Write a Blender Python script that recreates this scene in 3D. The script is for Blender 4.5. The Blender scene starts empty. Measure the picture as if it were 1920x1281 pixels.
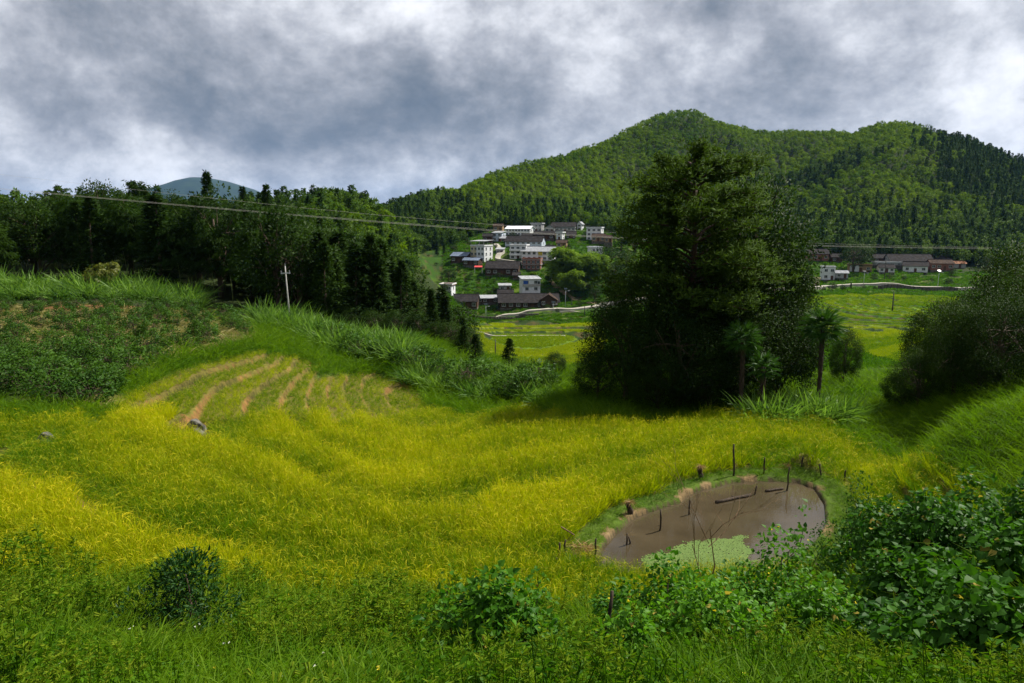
import bpy, math, random
import numpy as np
from mathutils import Vector, Matrix

R = math.radians
rng = np.random.default_rng(11)
random.seed(5)
SC = bpy.context.scene
COL = SC.collection

# ------------------------------------------------------------------ camera
PITCH = R(9.32)
cam_d = bpy.data.cameras.new('camera')
cam_d.lens = 24.0; cam_d.sensor_width = 36.0; cam_d.sensor_fit = 'HORIZONTAL'
cam_d.clip_start = 0.05; cam_d.clip_end = 40000
cam = bpy.data.objects.new('camera', cam_d); COL.objects.link(cam)
cam.location = (0, 0, 0); cam.rotation_euler = (R(90) - PITCH, 0, 0)
SC.camera = cam

# ------------------------------------------------------------------ light and exposure
SUN_AZ, SUN_EL = 60.0, 52.0            # azimuth measured from +Y (view direction) towards +X
sv = Vector((math.sin(R(SUN_AZ)) * math.cos(R(SUN_EL)), math.cos(R(SUN_AZ)) * math.cos(R(SUN_EL)), math.sin(R(SUN_EL))))
sun_d = bpy.data.lights.new('sun', 'SUN'); sun_d.energy = 5.0; sun_d.angle = R(0.6); sun_d.color = (1.0, 0.95, 0.85)
sun = bpy.data.objects.new('sun', sun_d); COL.objects.link(sun)
sun.rotation_euler = (-sv).to_track_quat('-Z', 'Y').to_euler()
sun.location = sv * 50
VS = SC.view_settings
SC.display_settings.display_device = 'sRGB'
VS.view_transform = 'Standard'; VS.look = 'None'; VS.gamma = 1.0; VS.exposure = 0.8
try: VS.use_curve_mapping = False
except Exception: pass
CY = SC.cycles
CY.max_bounces = 5; CY.diffuse_bounces = 2; CY.glossy_bounces = 2; CY.transmission_bounces = 3
CY.transparent_max_bounces = 6; CY.volume_bounces = 0; CY.caustics_reflective = False; CY.caustics_refractive = False
CY.sample_clamp_indirect = 4.0

def nd(nt, typ, **kw):
    n = nt.nodes.new(typ)
    for k, v in kw.items():
        if k.startswith('i_'):
            key = k[2:]
            n.inputs[int(key) if key.isdigit() else key.replace('_', ' ')].default_value = v
        else: setattr(n, k, v)
    return n
def mth(nt, op, a, b=None, c=None, clamp=False):
    n = nt.nodes.new('ShaderNodeMath'); n.operation = op; n.use_clamp = clamp
    for i, v in enumerate((a, b, c)):
        if v is None: continue
        if isinstance(v, (int, float)): n.inputs[i].default_value = v
        else: nt.links.new(v, n.inputs[i])
    return n.outputs[0]
def ramp(nt, fac, stops, interp='LINEAR'):
    n = nt.nodes.new('ShaderNodeValToRGB'); cr = n.color_ramp; cr.interpolation = interp
    while len(cr.elements) < len(stops): cr.elements.new(0.5)
    for e, (p, c) in zip(cr.elements, stops):
        e.position = p; e.color = (*c, 1) if len(c) == 3 else c
    nt.links.new(fac, n.inputs[0]); return n.outputs[0]
def mixc(nt, fac, a, b, mode='MIX'):
    n = nt.nodes.new('ShaderNodeMix'); n.data_type = 'RGBA'; n.blend_type = mode
    for sock, v in ((n.inputs[0], fac), (n.inputs[6], a), (n.inputs[7], b)):
        if isinstance(v, (int, float)): sock.default_value = v
        elif isinstance(v, tuple): sock.default_value = (*v, 1)
        else: nt.links.new(v, sock)
    return n.outputs[2]

def ray(u, v):
    d = (u - 960) / 1280; e = (640.5 - v) / 1280
    return np.array([d, math.cos(PITCH) + e * math.sin(PITCH), -math.sin(PITCH) + e * math.cos(PITCH)])
def P(u, v, Y):
    r = ray(u, v); return r * (Y / r[1])
def Pz(u, v, z):
    r = ray(u, v); return r * (z / r[2])
def proj(x, y, z):
    dep = np.maximum(y * math.cos(PITCH) - z * math.sin(PITCH), 1e-3)
    e = (y * math.sin(PITCH) + z * math.cos(PITCH)) / dep
    return 960 + 1280 * x / dep, 640.5 - 1280 * e

# ------------------------------------------------------------------ world: clear sky seen through a broken cloud deck
W = bpy.data.worlds.new('World'); SC.world = W; W.use_nodes = True
W.cycles.sampling_method = 'MANUAL'; W.cycles.sample_map_resolution = 256
nt = W.node_tree; nt.nodes.clear()
out = nt.nodes.new('ShaderNodeOutputWorld'); bg = nt.nodes.new('ShaderNodeBackground'); bg.inputs[1].default_value = 0.07
nt.links.new(bg.outputs[0], out.inputs[0])
sky = nt.nodes.new('ShaderNodeTexSky'); sky.sky_type = 'NISHITA'; sky.sun_disc = False
sky.sun_elevation = R(SUN_EL); sky.sun_rotation = R(SUN_AZ); sky.altitude = 500; sky.dust_density = 0.6
tc = nt.nodes.new('ShaderNodeTexCoord')
sep = nt.nodes.new('ShaderNodeSeparateXYZ'); nt.links.new(tc.outputs['Generated'], sep.inputs[0])
com = nd(nt, 'ShaderNodeVectorMath', operation='MULTIPLY'); nt.links.new(tc.outputs['Generated'], com.inputs[0]); com.inputs[1].default_value = (1.0, 1.0, 1.35)
def wnoise(scale, detail, rough, dist, off=(0, 0, 0)):
    m = nt.nodes.new('ShaderNodeMapping'); m.inputs['Location'].default_value = off
    nt.links.new(com.outputs[0], m.inputs[0])
    n = nd(nt, 'ShaderNodeTexNoise', i_Scale=scale, i_Detail=detail, i_Roughness=rough, i_Distortion=dist)
    nt.links.new(m.outputs[0], n.inputs['Vector']); return n.outputs[0]
n_big = wnoise(1.7, 2, 0.5, 0.3, (3.1, 1.7, 0))
n_mid = wnoise(3.6, 10, 0.62, 0.12, (7.7, 2.2, 0)); n_mid2 = wnoise(3.6, 6, 0.62, 0.12, (7.7 - 0.045, 2.2, -0.085))
n_fine = wnoise(10.0, 7, 0.64, 0.1, (1.3, 9.2, 0))
val = mth(nt, 'ADD', mth(nt, 'MULTIPLY', n_big, 0.35), mth(nt, 'ADD', mth(nt, 'MULTIPLY', n_mid, 1.0), mth(nt, 'MULTIPLY', n_fine, 0.46)))
val = mth(nt, 'SUBTRACT', val, 0.275); val = mth(nt, 'ADD', val, mth(nt, 'MULTIPLY', mth(nt, 'SUBTRACT', n_mid, n_mid2), 0.85))
wn = nd(nt, 'ShaderNodeTexNoise', i_Scale=6.0, i_Detail=4.0, i_Roughness=0.6)
nt.links.new(tc.outputs['Generated'], wn.inputs['Vector'])
wv = nd(nt, 'ShaderNodeVectorMath', operation='MULTIPLY_ADD'); nt.links.new(wn.outputs['Color'], wv.inputs[0])
wv.inputs[1].default_value = (0.24, 0.24, 0.2); nt.links.new(tc.outputs['Generated'], wv.inputs[2])
wv2 = nd(nt, 'ShaderNodeVectorMath', operation='SUBTRACT'); nt.links.new(wv.outputs[0], wv2.inputs[0]); wv2.inputs[1].default_value = (0.12, 0.12, 0.10)
def cloud_bank(u, v, wpx, hpx, tilt, amount):
    """one heavier or brighter bank of the cloud deck, at a direction of the sky"""
    global val
    d0 = Vector(ray(u, v)).normalized()
    s = nd(nt, 'ShaderNodeVectorMath', operation='SUBTRACT'); nt.links.new(wv2.outputs[0], s.inputs[0]); s.inputs[1].default_value = d0
    ex = Vector((math.cos(R(tilt)), 0, -math.sin(R(tilt)))); ez = Vector((math.sin(R(tilt)), 0, math.cos(R(tilt))))
    def dot(vec, sc):
        q = nd(nt, 'ShaderNodeVectorMath', operation='DOT_PRODUCT'); nt.links.new(s.outputs[0], q.inputs[0]); q.inputs[1].default_value = vec / sc
        return q.outputs['Value']
    a, b, c = dot(ex, wpx / 1280), dot(ez, hpx / 1280), dot(Vector((0, 1, 0)), 0.6)
    r2 = mth(nt, 'ADD', mth(nt, 'ADD', mth(nt, 'MULTIPLY', a, a), mth(nt, 'MULTIPLY', b, b)), mth(nt, 'MULTIPLY', c, c))
    g = mth(nt, 'POWER', 2.718, mth(nt, 'MULTIPLY', r2, -1.0))
    val = mth(nt, 'ADD', val, mth(nt, 'MULTIPLY', g, amount))
for args in ((430, 225, 300, 48, 14, -0.22), (60, 190, 160, 40, 8, -0.10), (1500, 170, 300, 100, 10, -0.12), (300, 170, 160, 40, 12, 0.06),
             (830, 40, 60, 70, 0, 0.16), (1170, 90, 110, 90, 0, 0.12), (1890, 150, 90, 100, 0, 0.12), (780, 330, 260, 30, 5, 0.06),
             (1400, 20, 50, 90, 0, 0.14), (520, 130, 140, 60, 12, 0.07), (120, 290, 200, 60, 10, 0.08), (1000, 260, 120, 50, 0, 0.05),
             (560, 15, 120, 50, 0, 0.14)):
    cloud_bank(*args)
val = mth(nt, 'ADD', mth(nt, 'MULTIPLY', val, 0.76), 0.135)
cl = ramp(nt, val, [(0.18, (0.10, 0.13, 0.175)), (0.38, (0.18, 0.205, 0.245)), (0.5, (0.27, 0.29, 0.33)), (0.6, (0.39, 0.405, 0.45)), (0.72, (0.58, 0.595, 0.64)), (0.88, (0.92, 0.93, 0.97))], 'B_SPLINE')
cl = mixc(nt, 1.0, cl, (10.0, 10.0, 10.0), 'MULTIPLY')
gap = mth(nt, 'MULTIPLY', mth(nt, 'SUBTRACT', wnoise(5.0, 6, 0.6, 0.4, (5.5, 4.1, 0)), 0.69), 9.0, clamp=True)
nt.links.new(mixc(nt, gap, cl, sky.outputs[0]), bg.inputs[0])

# ------------------------------------------------------------------ helpers: numpy noise, meshes, materials
def vnoise(x, y, seed=0):
    x = np.asarray(x, float); y = np.asarray(y, float)
    xi = np.floor(x); yi = np.floor(y); fx = x - xi; fy = y - yi
    fx = fx * fx * (3 - 2 * fx); fy = fy * fy * (3 - 2 * fy)
    def h(a, b):
        s = np.sin(a * 127.1 + b * 311.7 + seed * 74.7) * 43758.5453
        return s - np.floor(s)
    return (h(xi, yi) * (1 - fx) + h(xi + 1, yi) * fx) * (1 - fy) + (h(xi, yi + 1) * (1 - fx) + h(xi + 1, yi + 1) * fx) * fy
def fbm(x, y, seed=0, octv=4):
    s = 0; a = 0.5; t = 0
    for i in range(octv):
        s = s + a * vnoise(np.asarray(x) * 2 ** i, np.asarray(y) * 2 ** i, seed + i * 3); t += a; a *= 0.5
    return s / t
def sstep(a, b, x):
    t = np.clip((x - a) / (b - a), 0, 1); return t * t * (3 - 2 * t)
def inpoly(px, py, poly):
    px = np.asarray(px); py = np.asarray(py); res = np.zeros(px.shape, bool); n = len(poly)
    for i in range(n):
        x1, y1 = poly[i]; x2, y2 = poly[(i + 1) % n]
        if y1 == y2: continue
        c = ((y1 > py) != (y2 > py)) & (px < (x2 - x1) * (py - y1) / (y2 - y1) + x1); res ^= c
    return res
def polydist(px, py, poly):
    d = np.full(np.shape(px), 1e9); n = len(poly)
    for i in range(n):
        x1, y1 = poly[i]; x2, y2 = poly[(i + 1) % n]; dx = x2 - x1; dy = y2 - y1
        t = np.clip(((px - x1) * dx + (py - y1) * dy) / (dx * dx + dy * dy + 1e-9), 0, 1)
        d = np.minimum(d, np.hypot(px - x1 - t * dx, py - y1 - t * dy))
    return d
def unit(v):
    return v / np.maximum(np.linalg.norm(v, axis=-1, keepdims=True), 1e-9)

def mesh_np(name, verts, quads=None, tris=None, mats=(), midx=None, var=None, smooth=False):
    me = bpy.data.meshes.new(name)
    verts = np.asarray(verts, np.float32)
    fl = []; tot = []
    if quads is not None and len(quads): fl.append(np.asarray(quads, np.int32).ravel()); tot.append(np.full(len(quads), 4, np.int32))
    if tris is not None and len(tris): fl.append(np.asarray(tris, np.int32).ravel()); tot.append(np.full(len(tris), 3, np.int32))
    idx = np.concatenate(fl); tot = np.concatenate(tot)
    me.vertices.add(len(verts)); me.vertices.foreach_set('co', verts.ravel())
    me.loops.add(len(idx)); me.loops.foreach_set('vertex_index', idx)
    me.polygons.add(len(tot)); me.polygons.foreach_set('loop_start', np.concatenate([[0], np.cumsum(tot)[:-1]]).astype(np.int32))
    if smooth: me.polygons.foreach_set('use_smooth', np.ones(len(tot), bool))
    else: me.polygons.foreach_set('use_smooth', np.zeros(len(tot), bool))
    for m in mats: me.materials.append(m)
    if midx is not None: me.polygons.foreach_set('material_index', np.asarray(midx, np.int32))
    me.update(calc_edges=True)
    if var is not None:
        a = me.attributes.new('var', 'FLOAT', 'POINT'); a.data.foreach_set('value', np.asarray(var, np.float32))
    return me

class MB:
    """collects shapes; build() makes one mesh"""
    def __init__(s): s.v = []; s.q = []; s.t = []; s.va = []; s.qm = []; s.tm = []; s.nv = []; s.n = 0; s.m = 0
    def add(s, v, q=None, t=None, var=None, nv=None):
        v = np.asarray(v, float).reshape(-1, 3); s.nv.append(np.zeros_like(v) if nv is None else nv)
        if q is not None and len(q):
            s.q.append(np.asarray(q) + s.n); s.qm.append(np.full(len(q), s.m))
        if t is not None and len(t):
            s.t.append(np.asarray(t) + s.n); s.tm.append(np.full(len(t), s.m))
        s.v.append(v); s.va.append(np.full(len(v), rng.random()) if var is None else np.broadcast_to(np.asarray(var, float), (len(v),)))
        s.n += len(v); return s
    def box(s, x0, x1, y0, y1, z0, z1):
        v = [(x, y, z) for z in (z0, z1) for y in (y0, y1) for x in (x0, x1)]
        return s.add(v, [(0, 2, 3, 1), (4, 5, 7, 6), (0, 1, 5, 4), (2, 6, 7, 3), (0, 4, 6, 2), (1, 3, 7, 5)])
    def tube(s, pts, rad, n=6, cap=True):
        pts = np.asarray(pts, float); rad = np.broadcast_to(np.asarray(rad, float), (len(pts),))
        tg = np.gradient(pts, axis=0); tg = unit(tg)
        ref = np.array([0.31, 0.17, 0.93]) if abs(tg[0][2]) < 0.9 else np.array([1.0, 0.1, 0.05])
        a = unit(np.cross(tg, ref)); b = np.cross(tg, a)
        an = np.arange(n) * 2 * math.pi / n
        ring = pts[:, None] + rad[:, None, None] * (np.cos(an)[None, :, None] * a[:, None] + np.sin(an)[None, :, None] * b[:, None])
        q = [(i * n + j, i * n + (j + 1) % n, (i + 1) * n + (j + 1) % n, (i + 1) * n + j) for i in range(len(pts) - 1) for j in range(n)]
        v = ring.reshape(-1, 3); t = []
        if cap:
            v = np.vstack([v, pts[0], pts[-1]]); L = len(v); o = (len(pts) - 1) * n
            t = [(L - 2, (j + 1) % n, j) for j in range(n)] + [(L - 1, o + j, o + (j + 1) % n) for j in range(n)]
        return s.add(v, q, t)
    def leaves(s, p, d, L, Wd, bend=0.0, up=None, spread=1.0, outw=None, soft=0.7):
        p = np.asarray(p, float).reshape(-1, 3); n = len(p); d = unit(np.broadcast_to(d, p.shape)); L = np.broadcast_to(L, (n,))[:, None]; Wd = np.broadcast_to(Wd, (n,))[:, None]
        rv = rng.normal(size=(n, 3)) * spread
        if up is not None: rv = rv * 0.35 + np.cross(d, np.broadcast_to(up, p.shape)) * 0 + np.cross(np.broadcast_to(up, p.shape), d)
        else: rv = np.cross(d, rv)
        sd = unit(rv); mid = p + d * L * 0.45; tip = p + d * L; tip[:, 2] -= (bend * L)[:, 0]
        v = np.stack([p, mid + sd * Wd * 0.5, tip, mid - sd * Wd * 0.5], 1).reshape(-1, 3)
        q = np.arange(n * 4).reshape(-1, 4); nv = None
        if outw is not None:                      # leaves of one spray share the spray's outward side
            ou = unit(outw); gn = unit(np.cross(mid - p, sd)); gn = -gn; fl = (gn * ou).sum(-1) < 0
            q[fl] = q[fl][:, ::-1]; gn[fl] *= -1; nv = np.repeat(unit(ou * soft + gn * (1 - soft)), 4, 0)
        return s.add(v, q, var=np.repeat(rng.random(n), 4), nv=nv)
    def blades(s, p, d, L, Wd, droop, K=3):
        p = np.asarray(p, float).reshape(-1, 3); n = len(p); d = unit(np.broadcast_to(d, p.shape)); L = np.broadcast_to(L, (n,)); Wd = np.broadcast_to(Wd, (n,)); droop = np.broadcast_to(droop, (n,))
        sd = unit(np.cross(d, rng.normal(size=(n, 3)) * np.array([1, 1, 0.25])))
        t = np.linspace(0, 1, K + 1)
        c = p[:, None] + d[:, None] * (L[:, None] * t)[..., None]
        hz = d.copy(); hz[:, 2] = 0; hz = unit(hz)
        c[:, :, 2] -= (droop * L)[:, None] * t ** 2.2
        c += hz[:, None] * ((droop * L)[:, None] * 0.45 * t ** 2)[..., None]
        wd = Wd[:, None] * np.array([0.6, 1.0, 0.85, 0.5, 0.3][:K] + [0.06]) if K <= 4 else Wd[:, None] * np.r_[np.ones(K) * 0.8, 0.06]
        v = np.stack([c + sd[:, None] * wd[..., None] * 0.5, c - sd[:, None] * wd[..., None] * 0.5], 2).reshape(-1, 3)
        m = 2 * (K + 1)
        base = (np.arange(n) * m)[:, None, None]; k = (np.arange(K) * 2)[None, :, None]
        q = (base + k + np.array([0, 1, 3, 2])[None, None]).reshape(-1, 4)
        return s.add(v, q, var=np.repeat(rng.random(n), m))
    def build(s, name, mats, smooth=False):
        if not isinstance(mats, (list, tuple)): mats = [mats]
        q = np.concatenate(s.q) if s.q else None; t = np.concatenate(s.t) if s.t else None
        mi = np.concatenate(s.qm + s.tm) if s.m or any(len(x) and x.max() > 0 for x in s.qm + s.tm) else None
        nv = np.concatenate(s.nv); cust = bool(np.abs(nv).sum() > 0)
        me = mesh_np(name, np.concatenate(s.v), q, t, mats, mi, np.concatenate(s.va), smooth or cust)
        if cust: me.normals_split_custom_set_from_vertices(nv.astype(np.float32))
        return me

def tag(o, label=None, cat=None, group=None, kind=None):
    if label: o['label'] = label
    if cat: o['category'] = cat
    if group: o['group'] = group
    if kind: o['kind'] = kind
    return o
def link(name, me, parent=None, loc=None, rotz=0):
    o = bpy.data.objects.new(name, me); COL.objects.link(o)
    if parent is not None: o.parent = parent
    if loc is not None: o.location = loc
    if rotz: o.rotation_euler = (0, 0, rotz)
    return o
def empty(name, loc, rz=0, sc=1.0):
    o = bpy.data.objects.new(name, None); o.empty_display_size = 0.3; COL.objects.link(o); o.location = loc
    o.rotation_euler = (0, 0, rz); o.scale = (sc, sc, sc) if isinstance(sc, (int, float)) else sc
    return o

MATS = {}
def newmat(name):
    m = bpy.data.materials.new(name); m.use_nodes = True; m.node_tree.nodes.clear(); MATS[name] = m
    return m, m.node_tree
def leafmat(name, c1, c2, transl=0.4, rough=0.5, spec=0.35, inst=False, tcol=1.25, sat=1.0, w=(0.55, 0.45), dead=0.0):
    m, t = newmat(name)
    o = t.nodes.new('ShaderNodeOutputMaterial')
    a = nd(t, 'ShaderNodeAttribute', attribute_name='var')
    if inst:
        b = nd(t, 'ShaderNodeAttribute', attribute_name='tint', attribute_type='INSTANCER'); rnd = b.outputs['Fac']
    else:
        rnd = t.nodes.new('ShaderNodeObjectInfo').outputs['Random']
    f = mth(t, 'ADD', mth(t, 'MULTIPLY', a.outputs['Fac'], w[0]), mth(t, 'MULTIPLY', rnd, w[1]), clamp=True)
    c = mixc(t, f, c1, c2)
    if dead: c = mixc(t, mth(t, 'GREATER_THAN', a.outputs['Fac'], 1.0 - dead), c, (0.30, 0.24, 0.04))
    p = nd(t, 'ShaderNodeBsdfPrincipled'); p.inputs['Roughness'].default_value = rough; p.inputs['Specular IOR Level'].default_value = spec
    t.links.new(c, p.inputs['Base Color'])
    tr = t.nodes.new('ShaderNodeBsdfTranslucent')
    t.links.new(mixc(t, 1.0, c, (tcol, tcol * 1.02, tcol * 0.55), 'MULTIPLY'), tr.inputs[0])
    mx = t.nodes.new('ShaderNodeMixShader'); mx.inputs[0].default_value = transl
    t.links.new(p.outputs[0], mx.inputs[1]); t.links.new(tr.outputs[0], mx.inputs[2]); t.links.new(mx.outputs[0], o.inputs[0])
    return m
def surfmat(name, c1, c2, scale=3.0, rough=0.85, spec=0.2, bump=0.0, detail=5, coord='Object', stretch=(1, 1, 1), metal=0.0, lo=0.35, hi=0.65):
    m, t = newmat(name); o = t.nodes.new('ShaderNodeOutputMaterial')
    tc = t.nodes.new('ShaderNodeTexCoord'); mp = t.nodes.new('ShaderNodeMapping'); mp.inputs['Scale'].default_value = stretch
    t.links.new(tc.outputs[coord], mp.inputs[0])
    n = nd(t, 'ShaderNodeTexNoise', i_Scale=scale, i_Detail=float(detail), i_Roughness=0.6); t.links.new(mp.outputs[0], n.inputs['Vector'])
    c = ramp(t, n.outputs[0], [(lo, c1), (hi, c2)])
    p = t.nodes.new('ShaderNodeBsdfPrincipled'); p.inputs['Roughness'].default_value = rough; p.inputs['Specular IOR Level'].default_value = spec; p.inputs['Metallic'].default_value = metal
    t.links.new(c, p.inputs['Base Color'])
    if bump:
        b = nd(t, 'ShaderNodeBump', i_Strength=bump, i_Distance=0.05); t.links.new(n.outputs[0], b.inputs['Height']); t.links.new(b.outputs[0], p.inputs['Normal'])
    t.links.new(p.outputs[0], o.inputs[0]); return m

bark = surfmat('bark', (0.035, 0.024, 0.016), (0.10, 0.072, 0.05), 9, bump=0.8, stretch=(1, 1, 0.25))
pine_bark = surfmat('pine_bark', (0.025, 0.015, 0.010), (0.075, 0.042, 0.028), 7, bump=0.8, stretch=(1, 1, 0.3))
culm_m = surfmat('bamboo_culm', (0.05, 0.09, 0.02), (0.14, 0.16, 0.05), 5, 0.5)
wood_old = surfmat('weathered_wood', (0.02, 0.014, 0.01), (0.07, 0.05, 0.035), 12, bump=0.6, stretch=(1, 1, 0.2))
twig_m = surfmat('dry_twig', (0.10, 0.06, 0.03), (0.24, 0.15, 0.09), 14)
stone_m = surfmat('mossy_stone', (0.035, 0.035, 0.03), (0.17, 0.16, 0.14), 3.5, bump=1.0)
straw_m = leafmat('straw', (0.20, 0.12, 0.045), (0.42, 0.28, 0.12), 0.2, 0.7)
# ------------------------------------------------------------------ terrain: smooth surface through measured ground points
POND_Z = -9.6
POND_PX = [(1110, 1066), (1128, 1030), (1152, 1002), (1190, 970), (1240, 953), (1272, 944), (1288, 930), (1310, 920), (1345, 913), (1372, 905), (1430, 902), (1495, 905), (1530, 918),
           (1548, 945), (1552, 985), (1530, 1020), (1500, 1050), (1440, 1075), (1340, 1092), (1240, 1096), (1160, 1090)]
POND = [tuple(Pz(u, v, POND_Z)[:2]) for u, v in POND_PX]

HOUSE_Y = lambda v: float(np.interp(v, [425, 435, 442, 452, 470, 489, 500, 516, 545, 578, 590], [462, 446, 430, 412, 390, 372, 362, 350, 330, 305, 290]))
RHOUSE_Y = lambda v: float(np.interp(v, [480, 487, 495, 509, 524, 538], [428, 418, 402, 385, 370, 350]))
ctrl = [(-2.5, 3.2, -2.9), (0, 4, -3.1), (2.5, 3.2, -2.8), (-6, 8, -5.3), (-2, 8, -5.4), (2, 8, -5.4), (6, 8, -4.9), (8, 8, -4.4),
        (-9, 12, -7.3), (-4, 12, -7.4), (0, 12, -7.5), (4, 12, -7.5), (8, 12, -6.6), (10, 12, -5.9), (14, 14, -5.5),
        (-14, 15, -7.7), (-7, 15, -8.2), (0, 15.5, -8.6), (5, 16, -8.9), (-16, 19.5, -8.2), (-8, 20, -8.9), (0, 21, -9.4), (5, 20, -9.35),
        (-20, 26, -8.5), (-10, 27, -9.6), (0, 28, -10.1), (6, 28, -9.8), (12, 26, -9.0), (16, 24, -7.6), (20, 25, -6.6), (9, 17, -9.0), (12, 18, -8.2), (10, 22, -9.3),
        (0, 36, -10.9), (8, 36, -10.9), (14, 36, -10.6)]
def cr(u, v, Y, h=0.0):
    p = P(u, v, Y); ctrl.append((p[0], p[1], p[2] - h))
def cz(u, z, Y):
    ctrl.append(((u - 960) / 1280 * math.hypot(Y, z) * 1.0, Y, z))
for a in ((0, 950, 17, .8), (0, 800, 26, .8), (130, 785, 28, .8), (250, 780, 31, .8), (365, 778, 34.5), (100, 720, 35, 1.), (0, 745, 32, 1.), (215, 730, 36, .4), (400, 715, 40.5, .4), (480, 648, 50.5, .4), (330, 690, 42, .4),
          (600, 672, 53, .4), (560, 740, 40.5, .5), (700, 692, 54, .4), (780, 722, 50, .5), (850, 765, 42, .7), (1000, 752, 44, .6), (1030, 735, 47),
          (545, 619, 67), (640, 650, 62), (750, 665, 59), (900, 722, 51), (50, 645, 50, .4), (50, 600, 60, .4), (250, 565, 74), (0, 575, 71), (450, 605, 67), (300, 645, 51), (150, 680, 43, .4), (380, 660, 49),
          (200, 560, 77), (0, 558, 77), (400, 585, 78), (860, 655, 73), (955, 702, 60), (893, 692, 62),
          (1000, 690, 150), (1000, 640, 205), (1000, 603, 252), (900, 650, 185), (900, 603, 250), (1100, 640, 200), (1120, 600, 250), (1000, 584, 288), (1110, 578, 288), (880, 590, 285),
          (1850, 752, 31, .5), (1700, 768, 36, .4), (1760, 872, 25, .6), (1900, 800, 27, .6),
          (1640, 600, 215), (1700, 565, 262), (1560, 565, 262), (1780, 560, 265), (1640, 540, 325), (1530, 542, 338), (1780, 542, 332),
          (1555, 526, 370), (1720, 511, 385), (1615, 510, 385), (1770, 500, 398), (1540, 488, 418), (1680, 472, 438),
          (990, 578, 305), (870, 578, 305), (945, 545, 330), (1080, 555, 325), (940, 516, 350), (1060, 515, 352), (1000, 505, 358), (900, 489, 372), (1010, 488, 374), (860, 492, 370), (1115, 494, 368),
          (960, 463, 398), (1050, 463, 398), (935, 452, 412), (1120, 452, 414), (975, 442, 430), (1060, 436, 444), (1010, 434, 447), (1090, 428, 455),
          (790, 490, 375), (810, 525, 345), (840, 545, 330),
          (1400, 470, 470), (1250, 455, 470), (1600, 462, 455), (1750, 465, 450), (1900, 475, 440), (850, 465, 420), (780, 475, 410), (1000, 428, 464), (1080, 426, 466), (1150, 440, 445),
          (1200, 345, 680, 10), (1285, 330, 690, 10), (1420, 345, 710, 10), (1560, 330, 640, 10), (1640, 330, 590, 10), (1750, 350, 570, 10), (1850, 380, 540, 10), (1000, 360, 620, 10), (900, 385, 560, 10)):
    cr(*a)
CREST = [(770, 370, 560), (830, 347, 620), (900, 326, 680), (960, 308, 720), (1020, 292, 760), (1090, 276, 790), (1150, 256, 820), (1200, 232, 840), (1240, 214, 850), (1285, 207, 850), (1320, 211, 850), (1360, 226, 840),
         (1400, 239, 830), (1480, 243, 820), (1560, 241, 800), (1600, 240, 770), (1640, 229, 740), (1700, 229, 720), (1760, 243, 700), (1820, 266, 690), (1880, 291, 680), (1920, 306, 670), (2100, 400, 650)]
for u, v, Y in CREST:
    cr(u, v, Y, 11)
    p = P(u, v, Y); ctrl.append((p[0] * 1.35, Y * 1.35, (p[2] - 11) * 0.55))
for a in ((100, -6.5, 98), (300, -7, 98), (450, -8.5, 95), (560, -10.5, 92), (650, -12, 85), (750, -13, 80), (0, -3, 130), (200, -2, 140), (400, -3, 140), (520, -6, 130), (640, -10, 120), (740, -16, 115),
          (820, -20, 105), (870, -20, 95), (0, -3, 200), (200, -2, 200), (400, -3, 220), (640, 2, 250), (640, 8, 310), (560, 1, 310), (700, 4, 330), (830, -26, 300), (790, -26, 200), (860, -29, 150), (400, -8, 400), (100, -8, 400),
          (640, -5, 450), (300, -10, 800), (600, -5, 700),
          (1000, -14, 65), (1000, -21, 95), (900, -20, 95), (1150, -12, 55), (1150, -21, 95), (1300, -13, 58), (1300, -22, 95), (1300, -29, 160), (1300, -31, 240), (1300, -30, 310), (1300, -20, 400), (1500, -14, 60), (1500, -22, 100),
          (1640, -15.3, 70), (1640, -22.2, 110), (1640, -26.5, 155), (1900, -15, 70), (1900, -21, 110), (1900, -26, 170), (1900, -27, 270), (1900, -25, 350), (1800, -11, 48)):
    cz(*a)
ctrl = np.array(ctrl, float)
TH_S = 2.2; TH_MAX = 0.74
def warp(x, y):
    r = np.hypot(x, y); th = np.arctan2(x, y)
    thc = np.clip(th, -TH_MAX, TH_MAX)
    return np.stack([thc * TH_S, np.log(np.clip(r, 3.2, 1150))], -1), r
def tps_k(d2): return 0.5 * d2 * np.log(d2 + 1e-12)
cw, crr = warp(ctrl[:, 0], ctrl[:, 1]); cval = ctrl[:, 2] / crr
N = len(cw); A = np.zeros((N + 3, N + 3))
A[:N, :N] = tps_k(((cw[:, None] - cw[None]) ** 2).sum(-1)) + np.eye(N) * 2e-4
A[:N, N] = 1; A[:N, N + 1:] = cw; A[N, :N] = 1; A[N + 1:, :N] = cw.T
sol = np.linalg.solve(A, np.r_[cval, 0, 0, 0])
def base_h(x, y):
    shp = np.shape(x); x = np.ravel(x); y = np.ravel(y)
    w, r = warp(x, y); res = np.empty(len(x))
    for i in range(0, len(x), 60000):
        q = w[i:i + 60000]
        d2 = ((q[:, None] - cw[None]) ** 2).sum(-1)
        res[i:i + 60000] = tps_k(d2) @ sol[:N] + sol[N] + q @ sol[N + 1:]
    z = res * np.clip(r, 3.2, 1150)
    z = np.where(r < 3.2, -1.75 + (z + 1.75) * (r / 3.2), z)
    f = sstep(1000, 1700, r); z = z * (1 - f) + 10 * f
    b = sstep(0.85, 1.5, np.abs(np.arctan2(x, y)))           # behind the viewer the hillside keeps rising
    z = z * (1 - b) + b * (-1.75 + np.minimum(r, 300) * 0.12)
    return z.reshape(shp)

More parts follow.
